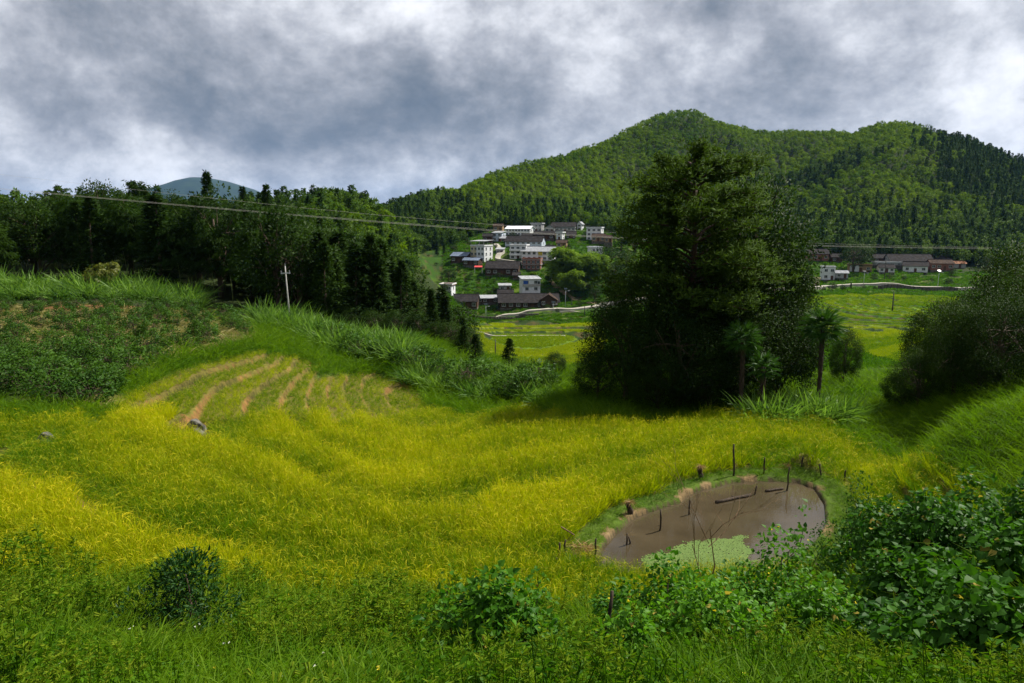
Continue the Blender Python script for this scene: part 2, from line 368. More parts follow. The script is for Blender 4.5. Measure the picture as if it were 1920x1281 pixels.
RICE_TOP = [(-60, 765), (70, 768), (150, 772), (215, 752), (212, 728), (330, 676), (480, 642), (560, 655), (600, 672), (590, 690), (700, 684), (775, 700), (800, 745), (860, 765), (1000, 748), (1080, 765),
            (1200, 772), (1420, 770), (1560, 755), (1660, 770), (1700, 800), (1760, 850), (1830, 880), (1830, 960), (1560, 960), (1560, 1010), (1500, 1010), (1480, 1120), (1180, 1120),
            (1050, 1105), (830, 1085), (620, 1090), (420, 1070), (250, 1060), (-60, 1050)]
VAL_RICE = [[(880, 606), (960, 602), (1125, 606), (1140, 640), (1110, 690), (960, 690), (880, 660)], [(1500, 556), (1620, 552), (1800, 548), (1800, 640), (1710, 690), (1600, 660), (1500, 600)]]
ORCH = [(-60, 575), (200, 570), (480, 590), (480, 640), (330, 672), (212, 722), (250, 760), (180, 770), (60, 765), (-60, 760)]

# polar grid
thf = np.linspace(-R(46), R(46), 520)
thb = np.concatenate([np.linspace(R(46), R(90), 16)[1:], np.linspace(R(90), R(270), 18)[1:], np.linspace(R(270), R(314), 16)[1:-1]])
TH = np.concatenate([thf, thb])
lr = [math.log(0.6)]
while lr[-1] < math.log(9000):
    r = math.exp(lr[-1]); lr.append(lr[-1] + (0.03 if r < 12 else 0.0085 if r < 66 else 0.016 if r < 140 else 0.009 if r < 320 else 0.02 if r < 900 else 0.08))
LR = np.array(lr)
TT, LL = np.meshgrid(TH, LR); RR = np.exp(LL); GX = RR * np.sin(TT); GY = RR * np.cos(TT)
GZ = base_h(GX, GY)
STEP = 0.6; STEP_L = 0.34
def classify(x, y, z):
    """rice mask etc. from the ground position"""
    r = np.hypot(x, y); u, v = proj(x, y, z + 0.7); u0, v0 = proj(x, y, z)
    near = (r > 12.5) & (r < 72) & (y > 5)
    pd = polydist(x, y, POND)
    pin = inpoly(x, y, POND)
    rice = near & inpoly(u, v, RICE_TOP) & ~pin & (pd > 0.9)
    vr = np.zeros(x.shape, bool)
    for q in VAL_RICE: vr |= inpoly(u0, v0, q)
    vr &= (r > 120) & (r < 330)
    orch = inpoly(u0, v0, ORCH) & (r > 30) & (r < 92) & ~rice
    return rice, vr, orch, pd, pin
rice0, vr0, orch0, pd0, pin0 = classify(GX, GY, GZ)
nearmask = sstep(12, 16, RR) * (1 - sstep(60, 72, RR)) * (GY > 0)
WOB = (fbm(GX * 0.16, GY * 0.16, 3, 3) - 0.5) * 0.9
def terr(z, step, wob, lo=0.88):
    t = (z + wob * step) / step; k = np.floor(t); f = t - k
    return step * (k + sstep(lo, 1.0, f)) - wob * step + 0.25 * step, k, f
LEFT_T = [(205, 760), (200, 715), (330, 650), (490, 620), (620, 650), (800, 690), (830, 760), (640, 772), (450, 772), (300, 765)]
def terr_near(x, y, z):
    u, v = proj(x, y, z + 0.4); left = inpoly(u, v, LEFT_T) & (y > 31) & (y < 62)
    a = terr(z, STEP, (fbm(x * 0.16, y * 0.16, 3, 3) - 0.5) * 0.9); b = terr(z, STEP_L, (fbm(x * 0.1, y * 0.1, 8, 2) - 0.5) * 0.6, 0.92)
    return np.where(left, b[0], a[0]), np.where(left, b[1] + 300, a[1]), np.where(left, b[2], a[2]), left
tz, kk, ff, left0 = terr_near(GX, GY, GZ)
rice_ok = sstep(15, 11, GX)
GZ2 = GZ + (tz - GZ) * nearmask * rice0 * rice_ok
VWOB = lambda x, y: (fbm(x * 0.011, y * 0.016, 9, 2) - 0.5) * 13.0 + np.where(x > 55, 0.085 * (x - 55) * sstep(330, 280, np.hypot(x, y)), 0.0) - np.where(x > 55, 0.02 * y, 0.0)
vz, vk, vf = terr(GZ, 1.4, VWOB(GX, GY), 0.75)
inval = sstep(120, 150, RR) * (1 - sstep(440, 460, RR)) * (np.abs(TT) < 0.75)
GZ2 = GZ2 + (vz - GZ) * inval
GZ2 += (fbm(GX * 0.7, GY * 0.7, 5, 3) - 0.5) * 0.22 * sstep(4, 9, RR) * (1 - rice0) * (1 - sstep(60, 100, RR))
GZ2 += (fbm(GX * 0.02, GY * 0.02, 15, 4) - 0.5) * 22 * sstep(520, 640, RR) * (1 - sstep(900, 1000, RR))
# pond basin with a low bank
bank = sstep(1.6, 0.2, pd0); GZ2 = np.where(~pin0, GZ2 * (1 - bank) + (POND_Z + 0.15) * bank, GZ2)
GZ2 = np.where(~pin0 & (pd0 < 2.5), np.maximum(GZ2, POND_Z + 0.06), GZ2)
GZ2 = np.where(pin0, POND_Z + 0.13 - sstep(0.0, 0.22, pd0) * 0.7, GZ2)
def H(x, y):
    x = np.asarray(x, float); y = np.asarray(y, float)
    th = np.arctan2(x, y); th = np.where(th < TH[0], th + 2 * math.pi, th); l = np.log(np.maximum(np.hypot(x, y), 0.61))
    i = np.clip(np.searchsorted(LR, l) - 1, 0, len(LR) - 2); j = np.clip(np.searchsorted(TH, th) - 1, 0, len(TH) - 2)
    a = np.clip((l - LR[i]) / (LR[i + 1] - LR[i]), 0, 1); b = np.clip((th - TH[j]) / (TH[j + 1] - TH[j]), 0, 1)
    return (GZ2[i, j] * (1 - a) + GZ2[i + 1, j] * a) * (1 - b) + (GZ2[i, j + 1] * (1 - a) + GZ2[i + 1, j + 1] * a) * b
def grid_sample(arr, x, y):
    th = np.arctan2(x, y); l = np.log(np.maximum(np.hypot(x, y), 0.61))
    i = np.clip(np.searchsorted(LR, l) - 1, 0, len(LR) - 2); j = np.clip(np.searchsorted(TH, th) - 1, 0, len(TH) - 2)
    return arr[i, j]
# ground colours (albedo): grass, soil, paddy mud, wood floor
n1 = fbm(GX * 0.5, GY * 0.5, 21, 4); n2 = fbm(GX * 0.05, GY * 0.05, 25, 4)
def lerp3(a, b, t): return np.asarray(a) * (1 - t[..., None]) + np.asarray(b) * t[..., None]
gc = lerp3((0.03, 0.06, 0.006), (0.07, 0.11, 0.012), n1)
mud = lerp3((0.10, 0.075, 0.02), (0.12, 0.12, 0.02), n1)
gc = np.where(rice0[..., None], mud, gc)
riser = rice0 & (ff > np.where(left0, 0.89, 0.84)) & (GX < 11)
gc = np.where(riser[..., None], lerp3((0.045, 0.045, 0.010), (0.17, 0.09, 0.03), sstep(0.35, 0.65, n1)), gc)
gc = np.where(orch0[..., None], lerp3((0.04, 0.07, 0.012), (0.12, 0.115, 0.03), sstep(0.45, 0.7, n1)), gc)
uu, vv = proj(GX, GY, GZ)
redsoil = inpoly(uu, vv, [(100, 566), (210, 560), (340, 556), (340, 572), (200, 584), (60, 582)]) & (RR > 60) & (RR < 100)
gc = np.where(redsoil[..., None], lerp3((0.11, 0.055, 0.022), (0.18, 0.09, 0.035), n1), gc)
vcol = lerp3((0.022, 0.060, 0.004), (0.07, 0.11, 0.008), sstep(0.3, 0.7, n2))
gc = np.where(((RR > 120) & (RR < 460))[..., None], vcol, gc)
kh = np.sin(vk * 12.9898) * 43758.5453; kh = kh - np.floor(kh)
vric = lerp3((0.035, 0.11, 0.005), (0.20, 0.21, 0.010), np.clip(kh * 0.8 - 0.1 + 0.4 * (n2 - 0.5), 0, 1))
gc = np.where(vr0[..., None], vric, gc)
gc = np.where((((RR > 120) & (RR < 460)) & (vf > 0.66))[..., None], lerp3((0.018, 0.04, 0.005), (0.07, 0.055, 0.018), sstep(0.5, 0.75, n1)), gc)
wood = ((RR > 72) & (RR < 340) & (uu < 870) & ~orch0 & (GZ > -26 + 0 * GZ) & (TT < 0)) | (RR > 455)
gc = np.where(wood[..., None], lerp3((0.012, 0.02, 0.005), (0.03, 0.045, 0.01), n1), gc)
gc = np.where(((pd0 < 0.3) & (fbm(GX * 1.1, GY * 1.1, 57, 2) > 0.63))[..., None] & ~pin0[..., None], lerp3((0.12, 0.08, 0.035), (0.2, 0.14, 0.07), n1), gc)
gc = np.where(pin0[..., None], (0.07, 0.055, 0.03), gc)
nr, nc = GX.shape
ii, jj = np.meshgrid(np.arange(nr - 1), np.arange(nc), indexing='ij'); j2 = (jj + 1) % nc
quads = np.stack([ii * nc + jj, ii * nc + j2, (ii + 1) * nc + j2, (ii + 1) * nc + jj], -1).reshape(-1, 4)[:, ::-1]
gm, t = newmat('ground_soil_and_turf')
o_ = t.nodes.new('ShaderNodeOutputMaterial'); p_ = t.nodes.new('ShaderNodeBsdfPrincipled'); p_.inputs['Roughness'].default_value = 0.95; p_.inputs['Specular IOR Level'].default_value = 0.1
a_ = nd(t, 'ShaderNodeAttribute', attribute_name='col'); g_ = t.nodes.new('ShaderNodeNewGeometry')
nz = nd(t, 'ShaderNodeTexNoise', i_Scale=2.2, i_Detail=8.0, i_Roughness=0.7); t.links.new(g_.outputs['Position'], nz.inputs['Vector'])
t.links.new(mixc(t, 1.0, a_.outputs['Color'], ramp(t, nz.outputs[0], [(0.3, (0.55, 0.55, 0.55)), (0.7, (1.4, 1.4, 1.4))]), 'MULTIPLY'), p_.inputs['Base Color'])
b_ = nd(t, 'ShaderNodeBump', i_Strength=0.8, i_Distance=0.12); t.links.new(nz.outputs[0], b_.inputs['Height']); t.links.new(b_.outputs[0], p_.inputs['Normal'])
t.links.new(p_.outputs[0], o_.inputs[0])
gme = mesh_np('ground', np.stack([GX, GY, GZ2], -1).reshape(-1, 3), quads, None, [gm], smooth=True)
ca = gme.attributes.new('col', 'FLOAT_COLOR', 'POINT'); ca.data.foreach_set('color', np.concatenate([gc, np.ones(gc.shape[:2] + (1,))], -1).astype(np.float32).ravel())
tag(link('ground', gme), kind='structure')
# ------------------------------------------------------------------ plant prototypes
M_bamboo = leafmat('bamboo_leaves', (0.007, 0.023, 0.002), (0.026, 0.054, 0.005), 0.35, 0.65, 0.05)  # leaf colour darkened to stand for cloud shadow over the left wood
M_conifer = leafmat('fir_needles', (0.007, 0.020, 0.003), (0.024, 0.050, 0.006), 0.25, 0.7, 0.04)  # needle colour darkened too, cloud shade of the left wood put into it
M_broad = leafmat('broad_leaves', (0.007, 0.022, 0.003), (0.031, 0.062, 0.006), 0.3, 0.6, 0.07)  # also darkened: left wood's cloud shade is in this leaf colour
M_pine = leafmat('pine_needles', (0.014, 0.038, 0.005), (0.055, 0.095, 0.010), 0.3, 0.7, 0.04)
M_hbamboo = leafmat('hill_bamboo', (0.018, 0.070, 0.003), (0.165, 0.245, 0.006), 0.45, 0.65, 0.06, inst=True, w=(0.3, 0.7))
M_hconif = leafmat('hill_fir', (0.012, 0.034, 0.008), (0.042, 0.080, 0.010), 0.25, 0.7, 0.04, inst=True)
M_hbroad = leafmat('hill_broadleaf', (0.022, 0.060, 0.008), (0.085, 0.135, 0.012), 0.32, 0.65, 0.06, inst=True)
M_rice = leafmat('rice_leaves', (0.030, 0.130, 0.002), (0.50, 0.505, 0.004), 0.42, 0.6, 0.08, inst=True, tcol=1.25, w=(0.36, 0.64))
M_panicle = leafmat('rice_ears', (0.18, 0.23, 0.008), (0.54, 0.43, 0.010), 0.3, 0.6, 0.06, inst=True, tcol=1.2)
M_grass = leafmat('wild_grass', (0.024, 0.090, 0.002), (0.13, 0.225, 0.006), 0.5, 0.55, 0.08, inst=True)
M_weed = leafmat('weed_leaves', (0.014, 0.070, 0.002), (0.095, 0.200, 0.006), 0.45, 0.55, 0.08, inst=True)
M_seed = leafmat('seed_heads', (0.06, 0.15, 0.004), (0.19, 0.24, 0.015), 0.4, 0.7, 0.05, inst=True)
M_dry = leafmat('dry_grass', (0.12, 0.13, 0.03), (0.36, 0.30, 0.12), 0.3, 0.7, inst=True)
M_reed = leafmat('reed_blades', (0.018, 0.080, 0.006), (0.18, 0.31, 0.045), 0.4, 0.5, 0.2, w=(0.6, 0.4))
M_plume = leafmat('reed_plumes', (0.16, 0.13, 0.05), (0.26, 0.19, 0.09), 0.3, 0.8)
M_bush = leafmat('orchard_leaves', (0.014, 0.050, 0.006), (0.060, 0.130, 0.012), 0.3, 0.55, 0.1)
M_vine = leafmat('vine_leaves', (0.014, 0.075, 0.003), (0.105, 0.260, 0.010), 0.42, 0.5, 0.14, dead=0.02)
M_gloss = leafmat('glossy_leaves', (0.010, 0.040, 0.006), (0.026, 0.080, 0.010), 0.2, 0.5, 0.12)
M_palm = leafmat('palm_fronds', (0.016, 0.060, 0.008), (0.050, 0.120, 0.014), 0.3, 0.5, 0.15)
M_flower = leafmat('yellow_petals', (0.62, 0.52, 0.02), (0.75, 0.62, 0.03), 0.3)
M_white = leafmat('white_petals', (0.7, 0.7, 0.65), (0.8, 0.8, 0.75), 0.3)

def rdir(n, zlo=-1.0, zhi=1.0):
    z = rng.uniform(zlo, zhi, n); a = rng.uniform(0, 2 * math.pi, n); s = np.sqrt(np.maximum(0, 1 - z * z))
    return np.stack([s * np.cos(a), s * np.sin(a), z], -1)

def proto_bamboo(hh, nb, leaf, nl, culms=1, lean=0.22):
    tr = MB(); cr_ = MB()
    for c in range(culms):
        a0 = rng.uniform(0, 6.28); off = np.array([math.cos(a0), math.sin(a0), 0]) * (0.0 if culms == 1 else rng.uniform(0.3, 1.6))
        h = hh * rng.uniform(0.8, 1.0); ld = np.array([math.cos(a0), math.sin(a0), 0]) if culms > 1 else np.array([-0.8, -0.3, 0])
        t = np.linspace(0, 1, 10)
        path = off + np.stack([0 * t, 0 * t, h * (t - 0.10 * t ** 4)], -1) + ld[None] * (lean * h * t ** 2.6)[:, None]
        path[0, 2] -= 0.6
        tr.tube(path, np.interp(t, [0, 1], [0.055, 0.012]), 5)
        tb = rng.uniform(0.28, 1.0, nb) ** 0.85; bp = np.stack([np.interp(tb, t, path[:, k]) for k in range(3)], -1)
        L = (0.10 + 0.16 * np.sin(np.pi * np.clip((1.02 - tb) * 1.25, 0, 1))) * hh
        bd = rdir(nb, 0.0, 0.55)
        k = np.repeat(np.arange(nb), nl); s = rng.uniform(0.2, 1.0, nb * nl)
        lp = bp[k] + bd[k] * (L[k] * s)[:, None]; lp[:, 2] -= (0.38 * L[k] * s ** 2)
        lp += rng.normal(size=lp.shape) * 0.018 * hh
        ldv = bd[k] * 0.75 + rng.normal(size=lp.shape) * 0.45; ldv[:, 2] -= 0.55
        ow = (lp - bp[k]) / (0.2 * hh) + rng.normal(size=lp.shape) * 0.25; ow[:, 2] += 0.45; cr_.leaves(lp, ldv, leaf * rng.uniform(0.7, 1.3, len(lp)), leaf * 0.24, 0.15, outw=ow)
    return tr, cr_
def proto_conifer(hh, whorls, per, leaf, nl, wid=0.2):
    tr = MB(); cr_ = MB()
    t = np.linspace(0, 1, 6); path = np.stack([0.02 * hh * np.sin(t * 3), 0 * t, hh * t], -1); path[0, 2] -= 0.5
    tr.tube(path, np.interp(t, [0, 1], [0.018 * hh, 0.003 * hh]), 6)
    zt = np.linspace(0.10, 0.985, whorls); n = whorls * per
    z = np.repeat(zt, per) + rng.normal(size=n) * 0.012
    a = rng.uniform(0, 6.28, n); L = wid * hh * np.clip((1.03 - z) ** 0.75, 0.05, 1) * rng.uniform(0.7, 1.1, n) * np.where(z < 0.22, 0.75, 1)
    bd = np.stack([np.cos(a), np.sin(a), 0.10 + 0.35 * z], -1)
    k = np.repeat(np.arange(n), nl); s = rng.uniform(0.12, 1.0, n * nl)
    lp = np.stack([0 * z, 0 * z, z * hh], -1)[k] + bd[k] * (L[k] * s)[:, None]; lp[:, 2] -= 0.32 * L[k] * s ** 2
    lp += rng.normal(size=lp.shape) * 0.008 * hh
    dv = bd[k] + rng.normal(size=lp.shape) * 0.55; dv[:, 2] -= 0.1
    ow = bd[k] * s[:, None] + rng.normal(size=lp.shape) * 0.3; ow[:, 2] += 0.5; cr_.leaves(lp, dv, leaf * rng.uniform(0.7, 1.25, len(lp)), leaf * 0.32, 0.12, outw=ow)
    return tr, cr_
def proto_broad(hh, wid, nclump, nl, leaf, low=0.18, trunk_r=None, flat=0.75):
    tr = MB(); cr_ = MB(); cz_ = hh * (low + 1) / 2; rz = hh * (1 - low) / 2; rx = wid / 2
    tr_r = trunk_r or 0.03 * hh
    t = np.linspace(0, 1, 6); path = np.stack([0.03 * hh * np.sin(t * 2.5), 0.02 * hh * np.sin(t * 4), hh * 0.75 * t], -1); path[0, 2] -= 0.5
    tr.tube(path, np.interp(t, [0, 1], [tr_r, tr_r * 0.25]), 7)
    d = rdir(nclump, -0.75, 1.0); rr = rng.uniform(0.45, 1.0, nclump) ** 0.5
    lump = 0.8 + 0.35 * vnoise(d[:, 0] * 2.2 + 9, d[:, 1] * 2.2 + d[:, 2] * 2.7, int(rng.integers(99)))
    cc = d * np.array([rx, rx, rz]) * (rr * lump)[:, None] + np.array([0, 0, cz_])
    for i in range(0, nclump, max(1, nclump // 26)):
        s = np.linspace(0, 1, 4)[:, None]; st = path[min(5, 1 + int(rng.integers(4)))]
        pth = st * (1 - s) + cc[i] * s; pth[:, 2] += np.sin(s[:, 0] * 3.14) * 0.03 * hh
        tr.tube(pth, np.linspace(tr_r * 0.35, tr_r * 0.06, 4), 4, False)
    cs = 0.13 * wid * rng.uniform(0.6, 1.25, nclump)
    k = np.repeat(np.arange(nclump), nl); q = rdir(len(k)) * (rng.random(len(k)) ** 0.45)[:, None]
    lp = cc[k] + q * cs[k][:, None] * np.array([1, 1, flat])
    dv = q * 0.6 + d[k] * 0.5 + rng.normal(size=lp.shape) * 0.4; dv[:, 2] -= 0.15
    ow = q * 0.9 + d[k] * 0.45 + rng.normal(size=lp.shape) * 0.22; ow[:, 2] += 0.25; cr_.leaves(lp, dv, leaf * rng.uniform(0.65, 1.3, len(lp)), leaf * 0.52, 0.1, outw=ow)
    return tr, cr_
def proto_pine(hh, wid, npad, nl, leaf, start=0.42):
    tr = MB(); cr_ = MB()
    t = np.linspace(0, 1, 8); path = np.stack([0.035 * hh * np.sin(t * 2.2), 0.02 * hh * np.sin(t * 3), hh * 0.97 * t], -1); path[0, 2] -= 0.5
    tr.tube(path, np.interp(t, [0, 1], [0.022 * hh, 0.004 * hh]), 8)
    for i in range(npad):
        zt = start + (1 - start) * ((i + rng.random()) / npad); a = i * 2.4 + rng.normal() * 0.4
        L = wid / 2 * (1.0 - 0.5 * ((zt - start) / (1 - start)) ** 2.6) * rng.uniform(0.55, 1.05)
        b0 = np.array([np.interp(zt, t, path[:, k]) for k in range(3)])
        s = np.linspace(0, 1, 5)[:, None]; dr = np.array([math.cos(a), math.sin(a), 0.22])
        pth = b0 + dr * L * s; pth[:, 2] += 0.10 * L * np.sin(s[:, 0] * 3.1)
        tr.tube(pth, np.linspace(0.006 * hh, 0.0015 * hh, 5), 5, False)
        nt_ = nl; s2 = rng.uniform(0.3, 1.08, nt_)
        c = b0 + dr * (L * s2)[:, None] + np.cross(dr, [0, 0, 1]) * (rng.normal(size=nt_) * 0.22 * L * np.clip(s2, 0.3, 1))[:, None]
        c[:, 2] += rng.normal(size=nt_) * 0.05 * L + 0.05 * L
        k = np.repeat(np.arange(nt_), 7)
        dv = rdir(len(k), -0.25, 1.0) + dr * 0.3
        ow = (c[k] - (b0 + dr * L * 0.6)) / L + rng.normal(size=dv.shape) * 0.3; ow[:, 2] += 0.6; cr_.leaves(c[k], dv, leaf * rng.uniform(0.7, 1.2, len(k)), leaf * 0.2, outw=ow)
    return tr, cr_
def proto_reed(h, n, w, plumes=0):
    b = MB(); p = rng.normal(size=(n, 3)) * np.array([0.32, 0.32, 0]) * h / 2.2; d = rdir(n, 0.72, 1.0); d[:, :2] += p[:, :2] / h * 0.9
    b.blades(p, d, h * rng.uniform(0.6, 1.15, n), w, rng.uniform(0.08, 0.5, n), 4)
    pl = MB()
    for i in range(plumes):
        a = rng.uniform(0, 6.28); L = h * rng.uniform(1.05, 1.3); tp = np.array([math.cos(a) * 0.25 * h, math.sin(a) * 0.25 * h, L])
        pl.tube(np.stack([[0, 0, 0], tp * 0.55, tp]), [0.012, 0.01, 0.006], 4)
        m = 14; pl.leaves(tp + rng.normal(size=(m, 3)) * 0.03, np.array([math.cos(a), math.sin(a), 0.8]) + rng.normal(size=(m, 3)) * 0.3, 0.4 * h / 2.2, 0.05)
    return b, pl
def pm(pair, name, tm, lm):
    return [('trunk', pair[0].build(name + '_trunk', tm, True)), ('crown', pair[1].build(name + '_crown', lm))]
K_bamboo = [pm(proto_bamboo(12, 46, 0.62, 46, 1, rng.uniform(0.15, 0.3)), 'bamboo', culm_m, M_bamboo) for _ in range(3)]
K_clumpbam = [pm(proto_bamboo(12, 40, 0.8, 34, 6, 0.2), 'bamboo_clump', culm_m, leafmat('lush_bamboo_leaves', (0.04, 0.10, 0.010), (0.14, 0.22, 0.012), 0.42, 0.65, 0.06)) for _ in range(2)]
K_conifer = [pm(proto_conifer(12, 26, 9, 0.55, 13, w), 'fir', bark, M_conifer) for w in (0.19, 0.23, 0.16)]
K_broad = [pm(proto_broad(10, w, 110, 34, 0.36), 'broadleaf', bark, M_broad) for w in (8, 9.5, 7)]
K_pine = [pm(proto_pine(12, 8, 22, 30, 0.45), 'pine', pine_bark, M_pine) for _ in range(2)]
K_bigbroad = [pm(proto_broad(10, w, 300, 80, 0.17, lo), 'clump_broadleaf', bark, M_broad) for w, lo in ((8.5, 0.05), (7.5, 0.1), (9.5, 0.02))]
K_bigpine = pm(proto_pine(15, 10.5, 62, 120, 0.34, 0.36), 'old_pine', pine_bark, M_pine)
K_bush = [pm(proto_broad(1.25, 1.5, 30, 26, 0.12, 0.02, 0.03, 0.9), 'citrus', bark, M_bush) for _ in range(3)]
K_reed = [[('blades', b.build('reed', M_reed))] + ([('plumes', p.build('plume', M_plume))] if p.n else []) for b, p in (proto_reed(2.2, 120, 0.085, 0) for i_ in range(3))]

def place(kind, name, loc, h, h0, rz=None, label=None, cat='tree', group=None, wide=1.0):
    s = h / h0; e = empty(name, loc, rng.uniform(0, 6.28) if rz is None else rz, (s * wide, s * wide, s))
    for pn, me in kind: link(pn, me, e)
    return tag(e, label, cat, group)
# ------------------------------------------------------------------ scattering of uncountable cover
def source(name, meshes):
    c = bpy.data.collections.new(name)
    for i, m in enumerate(meshes):
        o = bpy.data.objects.new('%s_%02d' % (name, i), m); c.objects.link(o)
    return c
def scatter(name, pts, coll, rot, scl, idx, tint, label, cat, group=None):
    n = len(pts); me = bpy.data.meshes.new(name); me.vertices.add(n); me.vertices.foreach_set('co', np.asarray(pts, np.float32).ravel())
    a = me.attributes.new('rot', 'FLOAT_VECTOR', 'POINT'); a.data.foreach_set('vector', np.asarray(rot, np.float32).ravel())
    scl = np.asarray(scl, np.float32); scl = np.repeat(scl[:, None], 3, 1) if scl.ndim == 1 else scl
    a = me.attributes.new('scl', 'FLOAT_VECTOR', 'POINT'); a.data.foreach_set('vector', scl.ravel())
    a = me.attributes.new('idx', 'INT', 'POINT'); a.data.foreach_set('value', np.asarray(idx, np.int32))
    a = me.attributes.new('tint', 'FLOAT', 'POINT'); a.data.foreach_set('value', np.asarray(tint, np.float32))
    ng = bpy.data.node_groups.new(name, 'GeometryNodeTree')
    ng.interface.new_socket('Geometry', in_out='INPUT', socket_type='NodeSocketGeometry'); ng.interface.new_socket('Geometry', in_out='OUTPUT', socket_type='NodeSocketGeometry')
    gi = ng.nodes.new('NodeGroupInput'); go = ng.nodes.new('NodeGroupOutput'); ip = ng.nodes.new('GeometryNodeInstanceOnPoints'); ci = ng.nodes.new('GeometryNodeCollectionInfo')
    ci.inputs['Collection'].default_value = coll; ci.inputs['Separate Children'].default_value = True; ci.inputs['Reset Children'].default_value = True
    ip.inputs['Pick Instance'].default_value = True
    def na(nm, ty):
        q = ng.nodes.new('GeometryNodeInputNamedAttribute'); q.data_type = ty; q.inputs['Name'].default_value = nm; return q.outputs['Attribute']
    ng.links.new(gi.outputs[0], ip.inputs['Points']); ng.links.new(ci.outputs[0], ip.inputs['Instance'])
    ng.links.new(na('rot', 'FLOAT_VECTOR'), ip.inputs['Rotation']); ng.links.new(na('scl', 'FLOAT_VECTOR'), ip.inputs['Scale']); ng.links.new(na('idx', 'INT'), ip.inputs['Instance Index'])
    ng.links.new(ip.outputs[0], go.inputs[0])
    o = link(name, me); md = o.modifiers.new('cover', 'NODES'); md.node_group = ng
    return tag(o, label, cat, group, 'stuff')
def jgrid(x0, x1, y0, y1, sp):
    gx, gy = np.meshgrid(np.arange(x0, x1, sp), np.arange(y0, y1, sp)); gx = gx.ravel() + rng.uniform(-.5, .5, gx.size) * sp; gy = gy.ravel() + rng.uniform(-.5, .5, gy.size) * sp
    return gx, gy
def rings(spec, th0=-0.72, th1=0.72):
    X = []; Y = []; S = []
    for r0, r1, sp in spec:
        x, y = jgrid(-r1 * 0.7, r1 * 0.7, 0, r1, sp); r = np.hypot(x, y); t = np.arctan2(x, y); k = (r >= r0) & (r < r1) & (t > th0) & (t < th1)
        X.append(x[k]); Y.append(y[k]); S.append(np.full(k.sum(), sp))
    return np.concatenate(X), np.concatenate(Y), np.concatenate(S)
def rots(n, tilt=0.1):
    return np.stack([rng.normal(size=n) * tilt, rng.normal(size=n) * tilt, rng.uniform(0, 6.28, n)], -1)

# --- rice
def tuft_rice(n, h):
    b = MB(); p = rng.normal(size=(n, 3)) * np.array([0.045, 0.045, 0]); d = rdir(n, 0.78, 1.0)
    b.blades(p, d, h * rng.uniform(0.6, 1.1, n), 0.015, rng.uniform(0.0, 0.32, n), 4)
    b.m = 1
    m = 3; p2 = rng.normal(size=(m, 3)) * np.array([0.06, 0.06, 0]) + np.array([0, 0, h * 0.62]); b.blades(p2, rdir(m, 0.7, 1), h * 0.36, 0.016, rng.uniform(0.6, 1.2, m), 4)
    return b.build('rice_tuft', [M_rice, M_panicle])
C_rice = source('rice_tufts', [tuft_rice(24, 0.85) for _ in range(5)])
x, y, sp = rings([(12.5, 19, 0.185), (19, 27, 0.205), (27, 38, 0.25), (38, 50, 0.31), (50, 70, 0.37)])
z = H(x, y); zb = base_h(x, y); rc, _, _, pd, pin = classify(x, y, zb)
_, kq, fq, lft = terr_near(x, y, zb)
onr = ((fq > np.where(lft, 0.875, 0.83)) | (fq < 0.035)) & (x < 11)
k = rc & ~onr & (rng.random(len(x)) > 0.03) & (x < 17 + 0 * x)
holes = fbm(x * 0.9, y * 0.9, 44, 3); k &= holes > 0.2
x, y, z, sp, kq, fq, lft = x[k], y[k], z[k], sp[k], kq[k], fq[k], lft[k]; n = len(x)
hk = np.sin(kq * 78.233 + 1.7) * 43758.5453; hk -= np.floor(hk)
u_, v_ = proj(x, y, z)
ripe = np.interp(u_, [0, 200, 700, 1000, 1300, 1500, 1800], [0.62, 0.42, 0.30, 0.12, -0.04, -0.12, 0.06]) - 0.12 * sstep(30, 44, y) + 0.10 * sstep(30, 14, y)
tint = np.clip(ripe + 0.5 * (hk - 0.5) + np.where(lft, 0.5 * (0.38 - fq), 0.48 * np.exp(-fq / 0.16) - 0.42 * sstep(0.30, 0.72, fq) + 0.08) + 0.95 * (fbm(x * 0.22, y * 0.4, 31, 4) - 0.5) + rng.normal(size=n) * 0.17, 0.0, 1.0)  # backlit terrace lips painted in as yellower tint; strips behind them greener
lean = fbm(x * 0.15, y * 0.15, 61, 3) * 0.5
rt = rots(n, 0.13); 
sc = (sp / 0.19) ** 0.55 * rng.uniform(0.82, 1.14, n) * (0.9 + 0.25 * fbm(x * 0.4, y * 0.4, 13, 3)) * np.where(lft, 0.52, np.where(y > 38, 0.8, 0.92))
hz_ = np.where(y > 38, 0.75, 1.0) * np.where(lft, 1.0, 1.0 + 0.28 * np.exp(-fq / 0.15) - 0.42 * sstep(0.45, 0.8, fq))
scatter('rice', np.stack([x, y, z - 0.03], -1), C_rice, rt, np.stack([sc, sc, sc * hz_], -1), rng.integers(0, 5, n), tint, 'ripening yellow green rice filling the curved terraces above the pond', 'rice')
RICE_N = n

